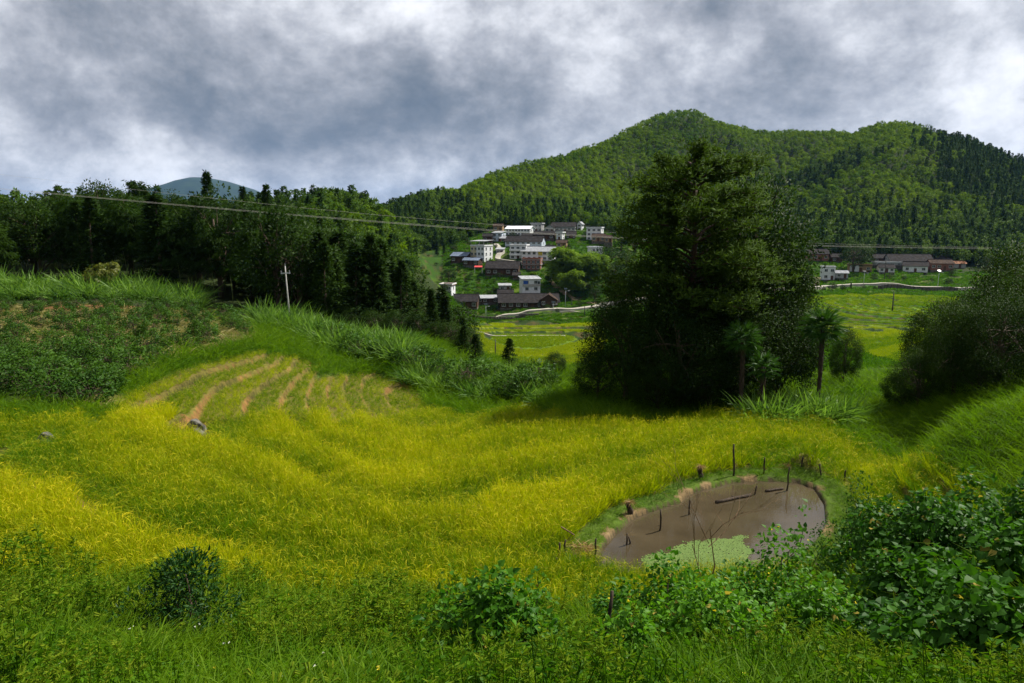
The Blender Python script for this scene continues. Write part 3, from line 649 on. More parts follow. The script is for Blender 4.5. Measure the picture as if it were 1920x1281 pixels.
# --- wild grass, weeds
def tuft_grass(n, h, w, sp=0.10, dz=0.55):
    b = MB(); p = rng.normal(size=(n, 3)) * np.array([sp, sp, 0]); b.blades(p, rdir(n, dz, 1.0), h * rng.uniform(0.5, 1.1, n), w, rng.uniform(0.1, 0.7, n), 3); return b.build('grass_tuft', M_grass)
def tuft_weed(h, nst, leaf, seed=False):
    b = MB(); mats = [M_weed, M_seed]
    for i in range(nst):
        a = rng.uniform(0, 6.28); lp = np.array([math.cos(a), math.sin(a), 0]) * rng.uniform(0, 0.16); L = h * rng.uniform(0.6, 1.0); tp = lp * 1.8 + np.array([rng.normal() * .06, rng.normal() * .06, L])
        b.m = 0; b.tube(np.stack([lp, (lp + tp) / 2, tp]), [0.006, 0.005, 0.003], 3, False)
        m = int(18 * L / 0.5); s = rng.uniform(0.08, 1, m)[:, None]
        b.leaves(lp * (1 - s) + tp * s, rdir(m, -0.1, 0.7), leaf * rng.uniform(0.6, 1.2, m), leaf * 0.34, 0.25)
        if seed:
            b.m = 1; q = 26; s = rng.uniform(0.72, 1.04, q)[:, None]
            b.leaves(lp * (1 - s) + tp * s, rdir(q, 0.0, 0.8), 0.075 * rng.uniform(0.5, 1.2, q), 0.016)
    return b.build('weed', mats)
def tuft_fox(h):
    b = MB(); p = rng.normal(size=(14, 3)) * np.array([0.08, 0.08, 0]); b.blades(p, rdir(14, 0.5, 1), h * 0.6, 0.009, 0.4, 3)
    for i in range(4):
        a = rng.uniform(0, 6.28); d = np.array([math.cos(a), math.sin(a), 0]); t = np.linspace(0, 1, 7)
        pa = d[None] * (0.30 * h * t ** 2)[:, None] + np.array([0, 0, 1]) * (h * (t - 0.22 * t ** 3))[:, None]
        b.m = 0; b.tube(pa, 0.003, 3, False); b.m = 1; b.tube(np.stack([pa[5], (pa[5] + pa[6]) / 2, pa[6], pa[6] + d * 0.05 + np.array([0, 0, -0.03])]), [0.006, 0.012, 0.011, 0.003], 5)
    return b.build('foxtail', [M_grass, M_seed])
def tuft_herb(n, leaf, r, h):
    b = MB(); p = rng.normal(size=(n, 3)) * np.array([r, r, 0]); p[:, 2] = rng.uniform(0.05, h, n); b.leaves(p, rdir(n, -0.1, 0.6), leaf * rng.uniform(0.6, 1.3, n), leaf * 0.55, 0.15); return b.build('herb', M_weed)
def tuft_flower(m):
    b = MB(); 
    for i in range(3):
        tp = np.array([rng.normal() * .12, rng.normal() * .12, rng.uniform(.25, .5)]); b.m = 0; b.tube(np.stack([tp * [0.6, 0.6, 0], tp]), 0.003, 3, False); b.m = 1
        b.leaves(np.repeat(tp[None], 6, 0), rdir(6, 0.0, 0.6), 0.022, 0.016)
    return b.build('flower', [M_weed, m])
g_meshes = [tuft_grass(34, 0.42, 0.009), tuft_grass(30, 0.55, 0.011), tuft_grass(26, 0.34, 0.013, 0.12, 0.4), tuft_grass(30, 0.8, 0.012, 0.12, 0.7), tuft_weed(0.75, 4, 0.07, True), tuft_weed(0.5, 5, 0.06), tuft_fox(0.62),
            tuft_herb(46, 0.055, 0.14, 0.26), tuft_herb(40, 0.075, 0.15, 0.34), tuft_flower(M_white), tuft_flower(M_flower), tuft_weed(1.0, 5, 0.085, True)]
C_grass = source('wild_grass_tufts', g_meshes)
x, y, sp = rings([(2.2, 6, 0.115), (6, 10, 0.135), (10, 16, 0.165), (16, 30, 0.24), (30, 48, 0.34), (48, 75, 0.5)], -0.75, 0.75)
z = H(x, y); zb = base_h(x, y); rc, _, orc, pd, pin = classify(x, y, zb); uq, vq = proj(x, y, z)
_, _, fq, lft = terr_near(x, y, zb)
riserq = rc & (fq > 0.8) & (rng.random(len(x)) < 0.3) & ~lft
k = (~rc | riserq | (x >= 17)) & ~pin & (pd > 0.12) & ~(orc & ((rng.random(len(x)) < 0.97) | (vq > 672))) & ~((np.hypot(x, y) > 70) & (uq < 500))
x, y, z, sp, uq, vq, pd = x[k], y[k], z[k], sp[k], uq[k], vq[k], pd[k]; rise = riserq[k]; n = len(x); r = np.hypot(x, y)
pz = fbm(x * 0.35, y * 0.35, 71, 3); pz2 = fbm(x * 0.5 + 40, y * 0.5, 77, 3); q = rng.random(n)
idx = np.where(q < 0.30, 0, np.where(q < 0.5, 1, np.where(q < 0.62, 2, 6)))
idx = np.where(pz > 0.54, np.where(q < 0.42, 7, np.where(q < 0.8, 5, 8)), idx)
tall = (pz2 > 0.5) & (uq < 800) & (y > 6); idx = np.where(tall & (q > 0.72), np.where(q > 0.9, 11, 4), idx); pz3 = fbm(x * 0.8 + 11, y * 0.8, 87, 3); idx = np.where((y < 13) & (pz3 > 0.52) & (rng.random(n) < 0.6), 3, idx); idx = np.where((y < 13) & (pz3 < 0.40) & (rng.random(n) < 0.4), 4, idx)
knoll = (x > 9) & (y > 15); idx = np.where(knoll, np.where(q < 0.7, 3, np.where(q < 0.9, 1, 0)), idx)
idx = np.where((r > 26) & ~knoll, np.where(q < 0.4, 0, np.where(q < 0.8, 1, 3)), idx); idx = np.where((rng.random(n) < 0.004) & (r < 20), 9, idx); idx = np.where((rng.random(n) < 0.004) & (r < 20), 10, idx)
sc = (sp / 0.14) ** 0.75 * rng.uniform(0.75, 1.25, n); sc = np.where(r < 12, sc * (0.15 + 1.25 * fbm(x * 0.7, y * 0.7, 19, 3)), sc); sc = np.where((r < 7) & np.isin(idx, (3, 4, 6, 11)), sc * 0.8, sc); sc = np.where(rise | ((pd < 1.2) & (r > 12)), sc * 0.45, sc)
sc = np.where(knoll & (y < 45), sc * 0.72, sc)
tint = np.clip(-0.25 + 1.7 * fbm(x * 0.3, y * 0.3, 83, 4) + np.where(knoll, 0.08, 0) + rng.normal(size=n) * 0.14, 0, 1)
scatter('grass', np.stack([x, y, z - 0.02], -1), C_grass, rots(n, 0.15), sc, idx, tint, 'wild grass and weeds covering the banks around the paddies', 'grass')
GRASS_N = n

# --- dry cut grass between the orchard bushes
def tuft_dry():
    b = MB(); p = rng.normal(size=(40, 3)) * np.array([0.25, 0.25, 0.03]); b.blades(p, rdir(40, 0.05, 0.5), rng.uniform(0.4, 0.9, 40), 0.03, 0.25, 3); return b.build('dry_tuft', M_dry)
C_dry = source('dry_tufts', [tuft_dry() for _ in range(3)])
x, y = jgrid(-75, -5, 28, 95, 0.62); z = H(x, y); _, _, orc, _, _ = classify(x, y, base_h(x, y)); d_ = fbm(x * 0.13, y * 0.16, 91, 3); k = orc & (d_ > 0.40) & (np.hypot(x, y) > 39)
x, y, z = x[k], y[k], z[k]; n = len(x)
scatter('dry_grass', np.stack([x, y, z], -1), C_dry, rots(n, 0.2), rng.uniform(0.7, 1.4, n), rng.integers(0, 3, n), rng.random(n), 'pale cut dry grass lying between the orchard bushes', 'grass')

# --- valley paddies and crops
ROAD = [P(*a) for a in ((930, 588, 288), (980, 587, 287), (1030, 585, 287), (1080, 581, 289), (1115, 578, 292), (1180, 572, 300), (1300, 562, 315), (1420, 553, 328), (1515, 544, 338), (1545, 538, 345), (1590, 535, 345), (1650, 536, 342), (1720, 538, 336), (1800, 540, 330), (1950, 546, 318))]
LANE = [P(*a) for a in ((1000, 488, 366), (975, 487, 367), (950, 485, 370), (933, 481, 374), (934, 475, 380), (943, 470, 386), (936, 463, 394), (930, 457, 402))]
def near_road(x, y):
    res = np.zeros(x.shape, bool)
    for line, w in ((ROAD, 5.0), (LANE, 3.0)):
        q = [(a[0], a[1]) for a in line]; q = q + q[-2:0:-1]; res |= polydist(x, y, q) < w
        q2 = [(a[0] * (1 - 9 / a[1]), a[1] - 9) for a in line]; q2 = q2 + q2[-2:0:-1]; res |= polydist(x, y, q2) < w
    return res
def tuft_patch(m, h, nb=60, w=0.07, sp=0.45):
    b = MB(); p = rng.normal(size=(nb, 3)) * np.array([sp, sp, 0]); b.blades(p, rdir(nb, 0.7, 1), h * rng.uniform(0.6, 1.1, nb), w, 0.25, 3); return b.build('crop_patch', m)
C_val = source('valley_tufts', [tuft_patch(M_rice, 0.9), tuft_patch(M_rice, 0.8), tuft_patch(M_weed, 0.8, 50, 0.12), tuft_patch(M_weed, 1.3, 50, 0.16)])
x, y, sp = rings([(120, 200, 0.95), (200, 330, 1.2), (330, 460, 1.7)], -0.1, 0.66)
z = H(x, y); zb = base_h(x, y); _, vr, _, _, _ = classify(x, y, zb)
_, kv, fv = terr(zb, 1.4, VWOB(x, y), 0.75)
hk = np.sin(kv * 12.9898) * 43758.5453; hk -= np.floor(hk)
k = (fv < 0.62) | ((rng.random(len(x)) < 0.5) & ~vr); k &= vr | (rng.random(len(x)) < 0.75); k &= ~near_road(x, y)
x, y, z, sp, vr, hk = x[k], y[k], z[k], sp[k], vr[k], hk[k]; n = len(x)
vt = np.clip(-0.28 + 0.75 * hk + 0.3 * (fbm(x * 0.03, y * 0.03, 25, 3) - 0.5), 0, 0.8)
idx = np.where(vr, rng.integers(0, 2, n), rng.integers(2, 4, n))
scatter('valley_crops', np.stack([x, y, z], -1), C_val, rots(n, 0.1), np.stack([sp * .75, sp * .75, np.where(vr, 0.9, 1.0) * np.ones(n)], -1) * rng.uniform(0.85, 1.15, (n, 1)), idx, np.where(vr, vt, rng.uniform(0.15, 0.8, n)), 'green rice and vegetable crops on the valley floor terraces', 'crops')
# ------------------------------------------------------------------ woods on the far hill (a mass nobody could count)
def hill_set():
    L = []
    for i in range(4): L.append(('b', proto_bamboo(12, 22, 1.3, 14, 1, 0.2)))
    for i in range(3): L.append(('c', proto_conifer(12, 15, 7, 1.2, 5, 0.2)))
    for i in range(3): L.append(('l', proto_broad(10, 8.5, 34, 18, 0.9)))
    return [p[1].build('hill_tree', {'b': M_hbamboo, 'c': M_hconif, 'l': M_hbroad}[k_]) for k_, p in L]
C_hill = source('hill_trees', hill_set())
FORLINE = [(740, 480), (770, 478), (850, 462), (900, 440), (940, 426), (1090, 424), (1140, 436), (1180, 450), (1250, 455), (1500, 462), (1920, 472), (2100, 480)]
x, y, sp = rings([(300, 520, 4.6), (520, 700, 5.0), (700, 960, 5.4)], -0.3, 0.70)
z = H(x, y); uq, vq = proj(x, y, z); r = np.hypot(x, y)
k = (vq < np.interp(uq, [a for a, b in FORLINE], [b for a, b in FORLINE])) & (r > 385) & (uq > 690); k |= (r > 475) & (uq > 690)
x, y, z, uq, vq, r = x[k], y[k], z[k], uq[k], vq[k], r[k]; n = len(x)
w1 = fbm(x * 0.012, y * 0.012, 101, 4); q = rng.random(n)
foot = sstep(80, 0, vq - np.interp(uq, [700, 900, 1150, 1500, 1920], [385, 365, 380, 370, 365]))   # 1 above the dark foot belt
rightc = sstep(1690, 1800, uq) * sstep(420, 330, vq + (1760 - uq) * 0.2)
pb = np.clip(foot * (1 - 0.95 * rightc) * np.maximum(sstep(0.30, 0.42, w1), sstep(330, 270, vq)) * 0.97 + 0.05, 0, 1)
isb = q < pb
conif = (rng.random(n) < 0.62) | (rightc > 0.4)
idx = np.where(isb, rng.integers(0, 4, n), np.where(conif, rng.integers(4, 7, n), rng.integers(7, 10, n)))
hh_ = np.where(isb, rng.uniform(0.6, 1.05, n), rng.uniform(0.6, 1.2, n))
tint = np.clip(0.5 + 0.9 * (fbm(x * 0.02, y * 0.02, 111, 4) - 0.5) + rng.normal(size=n) * 0.2, 0, 1)
tint = np.where(~isb, tint * 0.75, tint)
scatter('hill_wood', np.stack([x, y, z - 0.3], -1), C_hill, np.stack([rng.normal(size=n) * .05, rng.normal(size=n) * .05, np.where(isb, rng.normal(size=n) * 0.7, rng.uniform(0, 6.28, n))], -1), hh_, idx, tint,
        'bamboo and fir wood covering the tall hill behind the village', 'wood')
HILL_N = n
# the low wooded ridge behind the left wood, and the blue mountain far beyond it
x, y, sp = rings([(205, 345, 5.6), (345, 420, 8)], -0.75, -0.14); z = H(x, y); uq, vq = proj(x, y, z); k = uq < np.interp(y, [200, 300, 350], [790, 770, 750])
x, y, z = x[k], y[k], z[k]; n = len(x); q = rng.random(n); idx = np.where(q < 0.3, rng.integers(0, 4, n), np.where(q < 0.6, rng.integers(4, 7, n), rng.integers(7, 10, n)))
scatter('ridge_wood', np.stack([x, y, z - 0.3], -1), C_hill, rots(n, 0.05), rng.uniform(0.75, 1.15, n), idx, rng.random(n) * 0.45, 'dark mixed wood on the low ridge left of the village', 'wood')
mp_ = P(390, 333, 9000); nx, ny = 90, 40
gx, gy = np.meshgrid(np.linspace(-6500, 5500, nx), np.linspace(-1750, 3000, ny)); gx, gy = gx / 2.5, gy / 2.5; ctr = mp_
gz = 135 * np.exp(-((gx) / 300) ** 2 - (gy / 500) ** 2) + 95 * np.exp(-((gx + 420) / 420) ** 2 - (gy / 500) ** 2) + 75 * np.exp(-((gx - 330) / 260) ** 2 - (gy / 500) ** 2) + 40 * np.exp(-((gx + 1500) / 900) ** 2 - (gy / 500) ** 2)
gz = gz / 150 * 1.0; gz = gz * (mp_[2] + 60) / gz.max() + (fbm(gx * 0.008, gy * 0.008, 5, 4) - 0.5) * 60 - 60; gx, gy = gx * 2.5, gy * 2.5
q = np.array([(j * nx + i, j * nx + i + 1, (j + 1) * nx + i + 1, (j + 1) * nx + i) for j in range(ny - 1) for i in range(nx - 1)])
mt = surfmat('far_woods', (0.006, 0.016, 0.007), (0.016, 0.032, 0.010), 0.01, coord='Object', bump=0.6)
tag(link('mountain', mesh_np('mountain', np.stack([gx + ctr[0], gy + ctr[1], gz], -1).reshape(-1, 3), q, None, [mt], smooth=True)), kind='structure')
# ------------------------------------------------------------------ single trees
def gpos(u, Y):
    """ground point seen in column u at distance Y"""
    x = (u - 960) / 1280 * Y
    for _ in range(3):
        z = float(H(x, Y)); x = (u - 960) / 1280 * (Y * math.cos(PITCH) - z * math.sin(PITCH))
    return np.array([x, Y, float(H(x, Y))])
def top_h(p, v):
    """height above p that reaches picture row v in p's column"""
    return P(960, v, p[1])[2] - p[2]
ORD = ['first', 'second', 'third', 'fourth', 'fifth', 'sixth', 'seventh', 'eighth', 'ninth', 'tenth', 'eleventh', 'twelfth', 'thirteenth', 'fourteenth', 'fifteenth', 'sixteenth', 'seventeenth', 'eighteenth', 'nineteenth', 'twentieth']
TREELINE = ([-80, 0, 60, 100, 150, 200, 260, 350, 400, 450, 520, 560, 600, 650, 700, 740, 770, 800, 840, 870, 885], [376, 372, 370, 358, 345, 342, 342, 350, 348, 356, 374, 385, 400, 418, 442, 470, 492, 515, 552, 596, 645])
FRONT = ([-80, 0, 300, 450, 540, 600, 700, 800, 870, 900], [86, 86, 86, 85, 77, 73, 72, 71.5, 71, 71])
cnt = {}
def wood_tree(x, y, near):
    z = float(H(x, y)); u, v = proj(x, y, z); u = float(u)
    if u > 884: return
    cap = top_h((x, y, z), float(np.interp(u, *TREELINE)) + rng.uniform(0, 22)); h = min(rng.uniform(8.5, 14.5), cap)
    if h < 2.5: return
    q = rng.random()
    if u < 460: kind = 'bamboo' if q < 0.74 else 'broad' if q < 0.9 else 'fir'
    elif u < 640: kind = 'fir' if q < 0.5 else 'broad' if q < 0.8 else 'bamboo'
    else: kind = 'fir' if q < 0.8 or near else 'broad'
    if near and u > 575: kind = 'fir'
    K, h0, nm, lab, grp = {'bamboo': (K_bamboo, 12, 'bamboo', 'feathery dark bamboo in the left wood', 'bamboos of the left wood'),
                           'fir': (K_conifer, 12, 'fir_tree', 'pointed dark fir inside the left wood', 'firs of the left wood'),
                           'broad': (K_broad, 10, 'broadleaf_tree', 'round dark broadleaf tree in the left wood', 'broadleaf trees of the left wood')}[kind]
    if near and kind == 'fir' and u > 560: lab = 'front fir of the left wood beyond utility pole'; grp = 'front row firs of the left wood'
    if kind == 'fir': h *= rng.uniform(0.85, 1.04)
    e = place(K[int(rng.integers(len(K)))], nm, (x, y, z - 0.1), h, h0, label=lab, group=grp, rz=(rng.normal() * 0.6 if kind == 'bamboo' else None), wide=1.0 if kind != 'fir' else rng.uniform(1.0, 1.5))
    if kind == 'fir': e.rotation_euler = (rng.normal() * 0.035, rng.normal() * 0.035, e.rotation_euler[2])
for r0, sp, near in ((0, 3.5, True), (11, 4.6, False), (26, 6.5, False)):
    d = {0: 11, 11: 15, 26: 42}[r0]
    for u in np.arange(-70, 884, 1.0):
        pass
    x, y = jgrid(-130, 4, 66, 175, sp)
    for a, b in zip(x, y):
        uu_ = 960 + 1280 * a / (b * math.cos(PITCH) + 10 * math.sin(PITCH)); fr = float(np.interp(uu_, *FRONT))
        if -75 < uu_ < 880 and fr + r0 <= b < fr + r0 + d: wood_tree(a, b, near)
# trees that break the skyline of the left wood
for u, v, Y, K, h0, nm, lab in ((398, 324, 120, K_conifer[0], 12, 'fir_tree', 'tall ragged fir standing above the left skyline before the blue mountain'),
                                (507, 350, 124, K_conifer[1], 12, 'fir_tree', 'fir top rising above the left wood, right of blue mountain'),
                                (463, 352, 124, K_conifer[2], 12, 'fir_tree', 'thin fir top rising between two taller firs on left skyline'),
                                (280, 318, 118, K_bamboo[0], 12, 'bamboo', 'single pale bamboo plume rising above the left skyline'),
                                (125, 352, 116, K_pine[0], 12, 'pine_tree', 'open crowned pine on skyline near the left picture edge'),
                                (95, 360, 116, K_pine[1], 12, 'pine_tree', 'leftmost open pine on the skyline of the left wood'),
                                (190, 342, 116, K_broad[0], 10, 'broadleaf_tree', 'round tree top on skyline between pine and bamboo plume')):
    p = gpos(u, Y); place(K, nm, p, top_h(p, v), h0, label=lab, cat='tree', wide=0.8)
M_gold = leafmat('golden_bamboo_leaves', (0.10, 0.13, 0.015), (0.20, 0.20, 0.03), 0.4)
kg = pm(proto_bamboo(5, 30, 0.4, 30, 2, 0.25), 'young_bamboo', culm_m, M_gold)
p = gpos(172, 80.5); place(kg, 'bamboo', p, top_h(p, 478), 5, label='young yellowish bamboo rising out of the reeds above orchard', cat='tree')
# the clump in the middle: old pine above broadleaf trees
for (u, v, Y, K, h0, nm, w, lab) in (
        (1275, 280, 45, K_bigpine, 15, 'pine_tree', 1.0, 'tallest pine with layered crown above the central tree clump'),
        (1392, 318, 48, K_bigbroad[1], 10, 'broadleaf_tree', 0.72, 'tall broadleaf tree right of the pine in the central clump'),
        (1340, 465, 46, K_bigbroad[0], 10, 'broadleaf_tree', 1.0, 'broadleaf tree below the pine crown in the central clump'),
        (1440, 440, 47, K_bigbroad[2], 10, 'broadleaf_tree', 0.6, 'spreading tree at the right edge of the central clump'),
        (1215, 470, 45, K_bigbroad[1], 10, 'broadleaf_tree', 0.9, 'dark tree left of the pine trunk in the central clump'),
        (1170, 560, 43, K_bigbroad[0], 10, 'broadleaf_tree', 0.95, 'low dark tree at the left edge of the central clump'),
        (1270, 560, 42, K_bigbroad[2], 10, 'broadleaf_tree', 1.1, 'low dark tree in front of the pine trunk'),
        (1370, 560, 43, K_bigbroad[0], 10, 'broadleaf_tree', 1.1, 'low dark tree at the front centre of the central clump'),
        (1455, 560, 44, K_bigbroad[1], 10, 'broadleaf_tree', 1.05, 'low tree behind the palms at the right of the clump'),
        (1120, 640, 44, K_bigbroad[2], 10, 'broadleaf_tree', 0.9, 'small dark tree at the left foot of the central clump'),
        (1040, 655, 52, K_bigbroad[1], 10, 'broadleaf_tree', 1.0, 'round dark bush tree between small firs and central clump'),
        (1230, 650, 41, K_bigbroad[1], 10, 'broadleaf_tree', 1.25, 'dark bush tree at the shaded front foot of the clump'),
        (1330, 660, 41, K_bigbroad[0], 10, 'broadleaf_tree', 1.2, 'bush tree in deep shade below the fan palm'),
        (1580, 610, 52, K_bigbroad[1], 10, 'broadleaf_tree', 0.62, 'slim dark tree right of the tall palm'),
        # right edge
        (1790, 560, 36, K_bigbroad[0], 10, 'broadleaf_tree', 0.8, 'round leafy tree in front of the trees at right edge'),
        (1870, 540, 34, K_bigbroad[2], 10, 'broadleaf_tree', 0.95, 'broad leafy tree at right edge with lit upper leaves'),
        (1905, 448, 42, K_bigbroad[1], 10, 'broadleaf_tree', 1.0, 'tallest dark tree rising at the right picture edge'),
        (1745, 555, 40, K_bigbroad[1], 10, 'broadleaf_tree', 0.75, 'leftmost round tree of the right edge group'),
        (1960, 480, 36, K_bigbroad[0], 10, 'broadleaf_tree', 1.0, 'dark tree cut off by the right picture edge'),
        (1720, 645, 37, K_bigbroad[2], 10, 'broadleaf_tree', 0.85, 'low shaded bush tree under the right edge group'),
        (1830, 650, 34, K_bigbroad[0], 10, 'broadleaf_tree', 1.05, 'low shaded bush tree beneath the broad tree at right'),
        (1835, 520, 40, K_bigbroad[2], 10, 'broadleaf_tree', 0.9, 'dark tree filling the middle of the right edge group'),
        (1770, 620, 39, K_bigbroad[0], 10, 'broadleaf_tree', 1.1, 'dark bush tree behind the leftmost right edge trees'),
        (1890, 600, 39, K_bigbroad[1], 10, 'broadleaf_tree', 1.2, 'dark bush tree behind the broad right edge tree'),
        (1690, 690, 38, K_bigbroad[1], 10, 'broadleaf_tree', 1.2, 'lowest bush at the left foot of right edge group')):
    p = gpos(u, Y); place(K, nm, p - np.array([0, 0, 0.15]), top_h(p, v), h0, label=lab, cat='tree', wide=w)
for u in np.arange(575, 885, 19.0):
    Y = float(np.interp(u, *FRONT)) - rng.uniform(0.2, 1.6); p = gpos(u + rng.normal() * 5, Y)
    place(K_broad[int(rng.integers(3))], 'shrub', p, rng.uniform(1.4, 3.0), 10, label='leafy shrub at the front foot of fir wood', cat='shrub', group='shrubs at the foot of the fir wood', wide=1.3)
# small firs on the ridge
for u, v, Y, lab in ((955, 636, 60, 'small upright fir alone on the ridge before the valley paddies'), (893, 628, 62, 'small fir at the corner of the left wood, left of a lone fir'), (870, 612, 66, 'young fir at the right end of the left wood'),
                     (1085, 690, 50, 'tiny fir beside the round bush left of the clump')):
    p = gpos(u, Y); place(K_conifer[1], 'fir_tree', p, top_h(p, v), 12, label=lab, cat='tree', wide=1.5)
# palms
def palm(u, v, Y, trunk_v, lab, nf=26, L=1.05):
    p = gpos(u, Y); hz = top_h(p, v) - L * 0.75; e = empty('fan_palm', p)
    tb = MB(); t = np.linspace(0, 1, 7); tb.tube(np.stack([0.06 * np.sin(t * 3), 0 * t, -0.4 + (hz + 0.4) * t], -1), np.interp(t, [0, .1, 1], [0.13, 0.11, 0.14]), 9)
    fb = 240; s = rng.uniform(0.35, 1, fb); tb.leaves(np.stack([0 * s, 0 * s, hz * s], -1) + rdir(fb, -.1, .1) * 0.12, rdir(fb, -1, -0.2), 0.22, 0.03)
    link('trunk', tb.build('palm_trunk', wood_old), e)
    fr = []
    for i in range(3):
        b = MB(); b.tube([(0, 0, 0), (L * 0.28, 0, 0.03), (L * 0.55, 0, 0)], [0.014, 0.011, 0.008], 4)
        m = 26; a = np.linspace(-2.0, 2.0, m); d = np.stack([np.cos(a), np.sin(a), 0.25 - 0.12 * np.abs(a)], -1)
        b.blades(np.repeat([[L * 0.55, 0, 0]], m, 0), d, L * 0.62 * rng.uniform(0.85, 1.05, m), 0.055, rng.uniform(0.12, 0.5, m), 4)
        fr.append(b.build('palm_frond', M_palm))
    for i in range(nf):
        o = link('frond', fr[i % 3], e, (0, 0, hz - 0.02 * (i % 5))); el = R(75 - 120 * (i / nf)); o.rotation_euler = (rng.normal() * 0.15, -el, i * 2.399)
    tag(e, lab, 'palm', 'fan palms beside the central clump')
palm(1530, 585, 40, 0, 'tall fan palm with a round crown right of the clump', 34, 1.25)
palm(1385, 610, 39, 0, 'fan palm with spread fronds in front of the dark clump', 24, 1.1)
palm(1425, 665, 38.5, 0, 'low fan palm at the foot of the central clump', 16, 0.95)

# ------------------------------------------------------------------ reeds
def reed(u, Y, h, lab, grp, dx=0):
    p = gpos(u, Y); return place(K_reed[int(rng.integers(3))], 'reed_clump', p - np.array([0, 0, 0.05]), h, 2.3, label=lab, cat='reeds', group=grp)
for row, (Y, h) in enumerate(((76, 2.4), (78.5, 3.0), (81.5, 3.6))):
    for u in np.arange(-20, 372, 24.0):
        reed(u + rng.normal() * 5, Y + rng.normal() * 0.7 + (u / 372) * 1.5, h * rng.uniform(0.8, 1.15), 'tall reed clump between orchard and wood', 'reed clumps above the orchard')
for u, Y, h in [(u, Y, h) for Y, h in ((64.5, 2.8), (66.5, 3.2), (69, 3.4)) for u in np.arange(495, 590, 17.0)] + [(u, 63.5, 2.2) for u in np.arange(500, 640, 20.0)]:
    reed(u + rng.normal() * 4, Y + rng.normal() * 0.5, h * rng.uniform(0.8, 1.1), 'bright reed clump around the utility pole', 'reed clumps around the utility pole')
for u in np.arange(590, 770, 15.0):
    for k_ in range(4):
        Y = np.interp(u, [590, 770], [61, 56.5]) + k_ * 1.7 + rng.normal() * 0.5
        reed(u + rng.normal() * 5, Y, rng.uniform(2.2, 3.3), 'leafy reed clump between pole and small firs', 'reed clumps on the ridge bank')
for u in np.arange(760, 1040, 15.0):
    for k_ in range(4):
        Y = np.interp(u, [760, 900, 1040], [53, 47.5, 45.0]) + k_ * 2.2 + rng.normal() * 0.6
        reed(u + rng.normal() * 6, Y, rng.uniform(1.2, 2.3), 'low reed clump below the small firs', 'low reed clumps below the firs')
for u in (1425, 1450, 1475, 1500, 1525, 1550, 1570, 1545, 1490, 1600, 1625, 1650):
    reed(u, 36.6 + rng.uniform(0, 2.2), rng.uniform(2.2, 3.2) if u < 1590 else 1.2, 'pale reed clump at the foot of the palms', 'reed clumps under the palms')
for i in range(34):
    u = rng.uniform(600, 1030); Y = float(np.interp(u, [590, 770, 900, 1040], [60, 55, 48.5, 45.5])) + rng.uniform(-0.8, 5)
    place(K_bush[i % 3], 'shrub', gpos(u, Y) - np.array([0, 0, 0.05]), rng.uniform(1.2, 2.6), 1.25, label='round leafy shrub among the ridge reeds', cat='shrub', group='shrubs among the ridge reeds', wide=1.2)
# ------------------------------------------------------------------ orchard bushes
n_b = 0
xa, ya_ = jgrid(-78, -4, 30, 92, 2.35); xb, yb = jgrid(-50, -4, 30, 50, 1.55); x = np.concatenate([xa, xb]); y = np.concatenate([ya_, yb]); hol = np.arange(len(x)) >= len(xa)
z = H(x, y); _, _, orc, _, _ = classify(x, y, base_h(x, y)); uq, vq = proj(x, y, z); orc &= np.where(hol, vq > 676, vq <= 676)
sel = orc & (uq > -40) & (y < 74)
for a, b, c, u, v in zip(x[sel], y[sel], z[sel], uq[sel], vq[sel]):
    if v < 655 and rng.random() < 0.2: continue
    low = v > 676
    place(K_bush[int(rng.integers(3))], 'citrus_bush', (a, b, c - 0.05), rng.uniform(1.3, 1.9) if low else rng.uniform(1.1, 1.8), 1.25, label='dense dark citrus bush in the orchard hollow' if low else 'small round citrus bush on the orchard slope', cat='bush', group='dense bushes in the orchard hollow' if low else 'bushes in the orchard rows', wide=1.25 if low else 1.0); n_b += 1

# ------------------------------------------------------------------ pond
wm, t = newmat('muddy_water'); o_ = t.nodes.new('ShaderNodeOutputMaterial'); p_ = t.nodes.new('ShaderNodeBsdfPrincipled')
g_ = t.nodes.new('ShaderNodeNewGeometry'); nz = nd(t, 'ShaderNodeTexNoise', i_Scale=0.7, i_Detail=4.0); t.links.new(g_.outputs['Position'], nz.inputs['Vector'])
t.links.new(ramp(t, nz.outputs[0], [(0.3, (0.042, 0.032, 0.018)), (0.7, (0.066, 0.051, 0.030))]), p_.inputs['Base Color'])
p_.inputs['Roughness'].default_value = 0.04; p_.inputs['IOR'].default_value = 1.4; p_.inputs['Specular IOR Level'].default_value = 0.8
nb_ = nd(t, 'ShaderNodeTexNoise', i_Scale=9.0, i_Detail=2.0); t.links.new(g_.outputs['Position'], nb_.inputs['Vector'])
bp_ = nd(t, 'ShaderNodeBump', i_Strength=0.06, i_Distance=0.02); t.links.new(nb_.outputs[0], bp_.inputs['Height']); t.links.new(bp_.outputs[0], p_.inputs['Normal'])
t.links.new(p_.outputs[0], o_.inputs[0])
ce = np.mean(POND, 0); pv = [(ce[0] + (a - ce[0]) * 1.04, ce[1] + (b - ce[1]) * 1.04, POND_Z) for a, b in POND]
wme = bpy.data.meshes.new('pond_water'); wme.from_pydata(pv, [], [list(range(len(pv)))]); wme.materials.append(wm); wme.update()
if wme.polygons[0].normal.z < 0: wme.flip_normals()
tag(link('pond_water', wme), kind='structure')
DUCK = [tuple(Pz(u, v, POND_Z)[:2]) for u, v in ((1205, 1050), (1235, 1035), (1280, 1022), (1330, 1012), (1390, 1006), (1410, 1020), (1420, 1050), (1400, 1078), (1300, 1090), (1210, 1085))]
M_duck = leafmat('duckweed', (0.045, 0.10, 0.018), (0.13, 0.19, 0.045), 0.1, 0.6, 0.15)
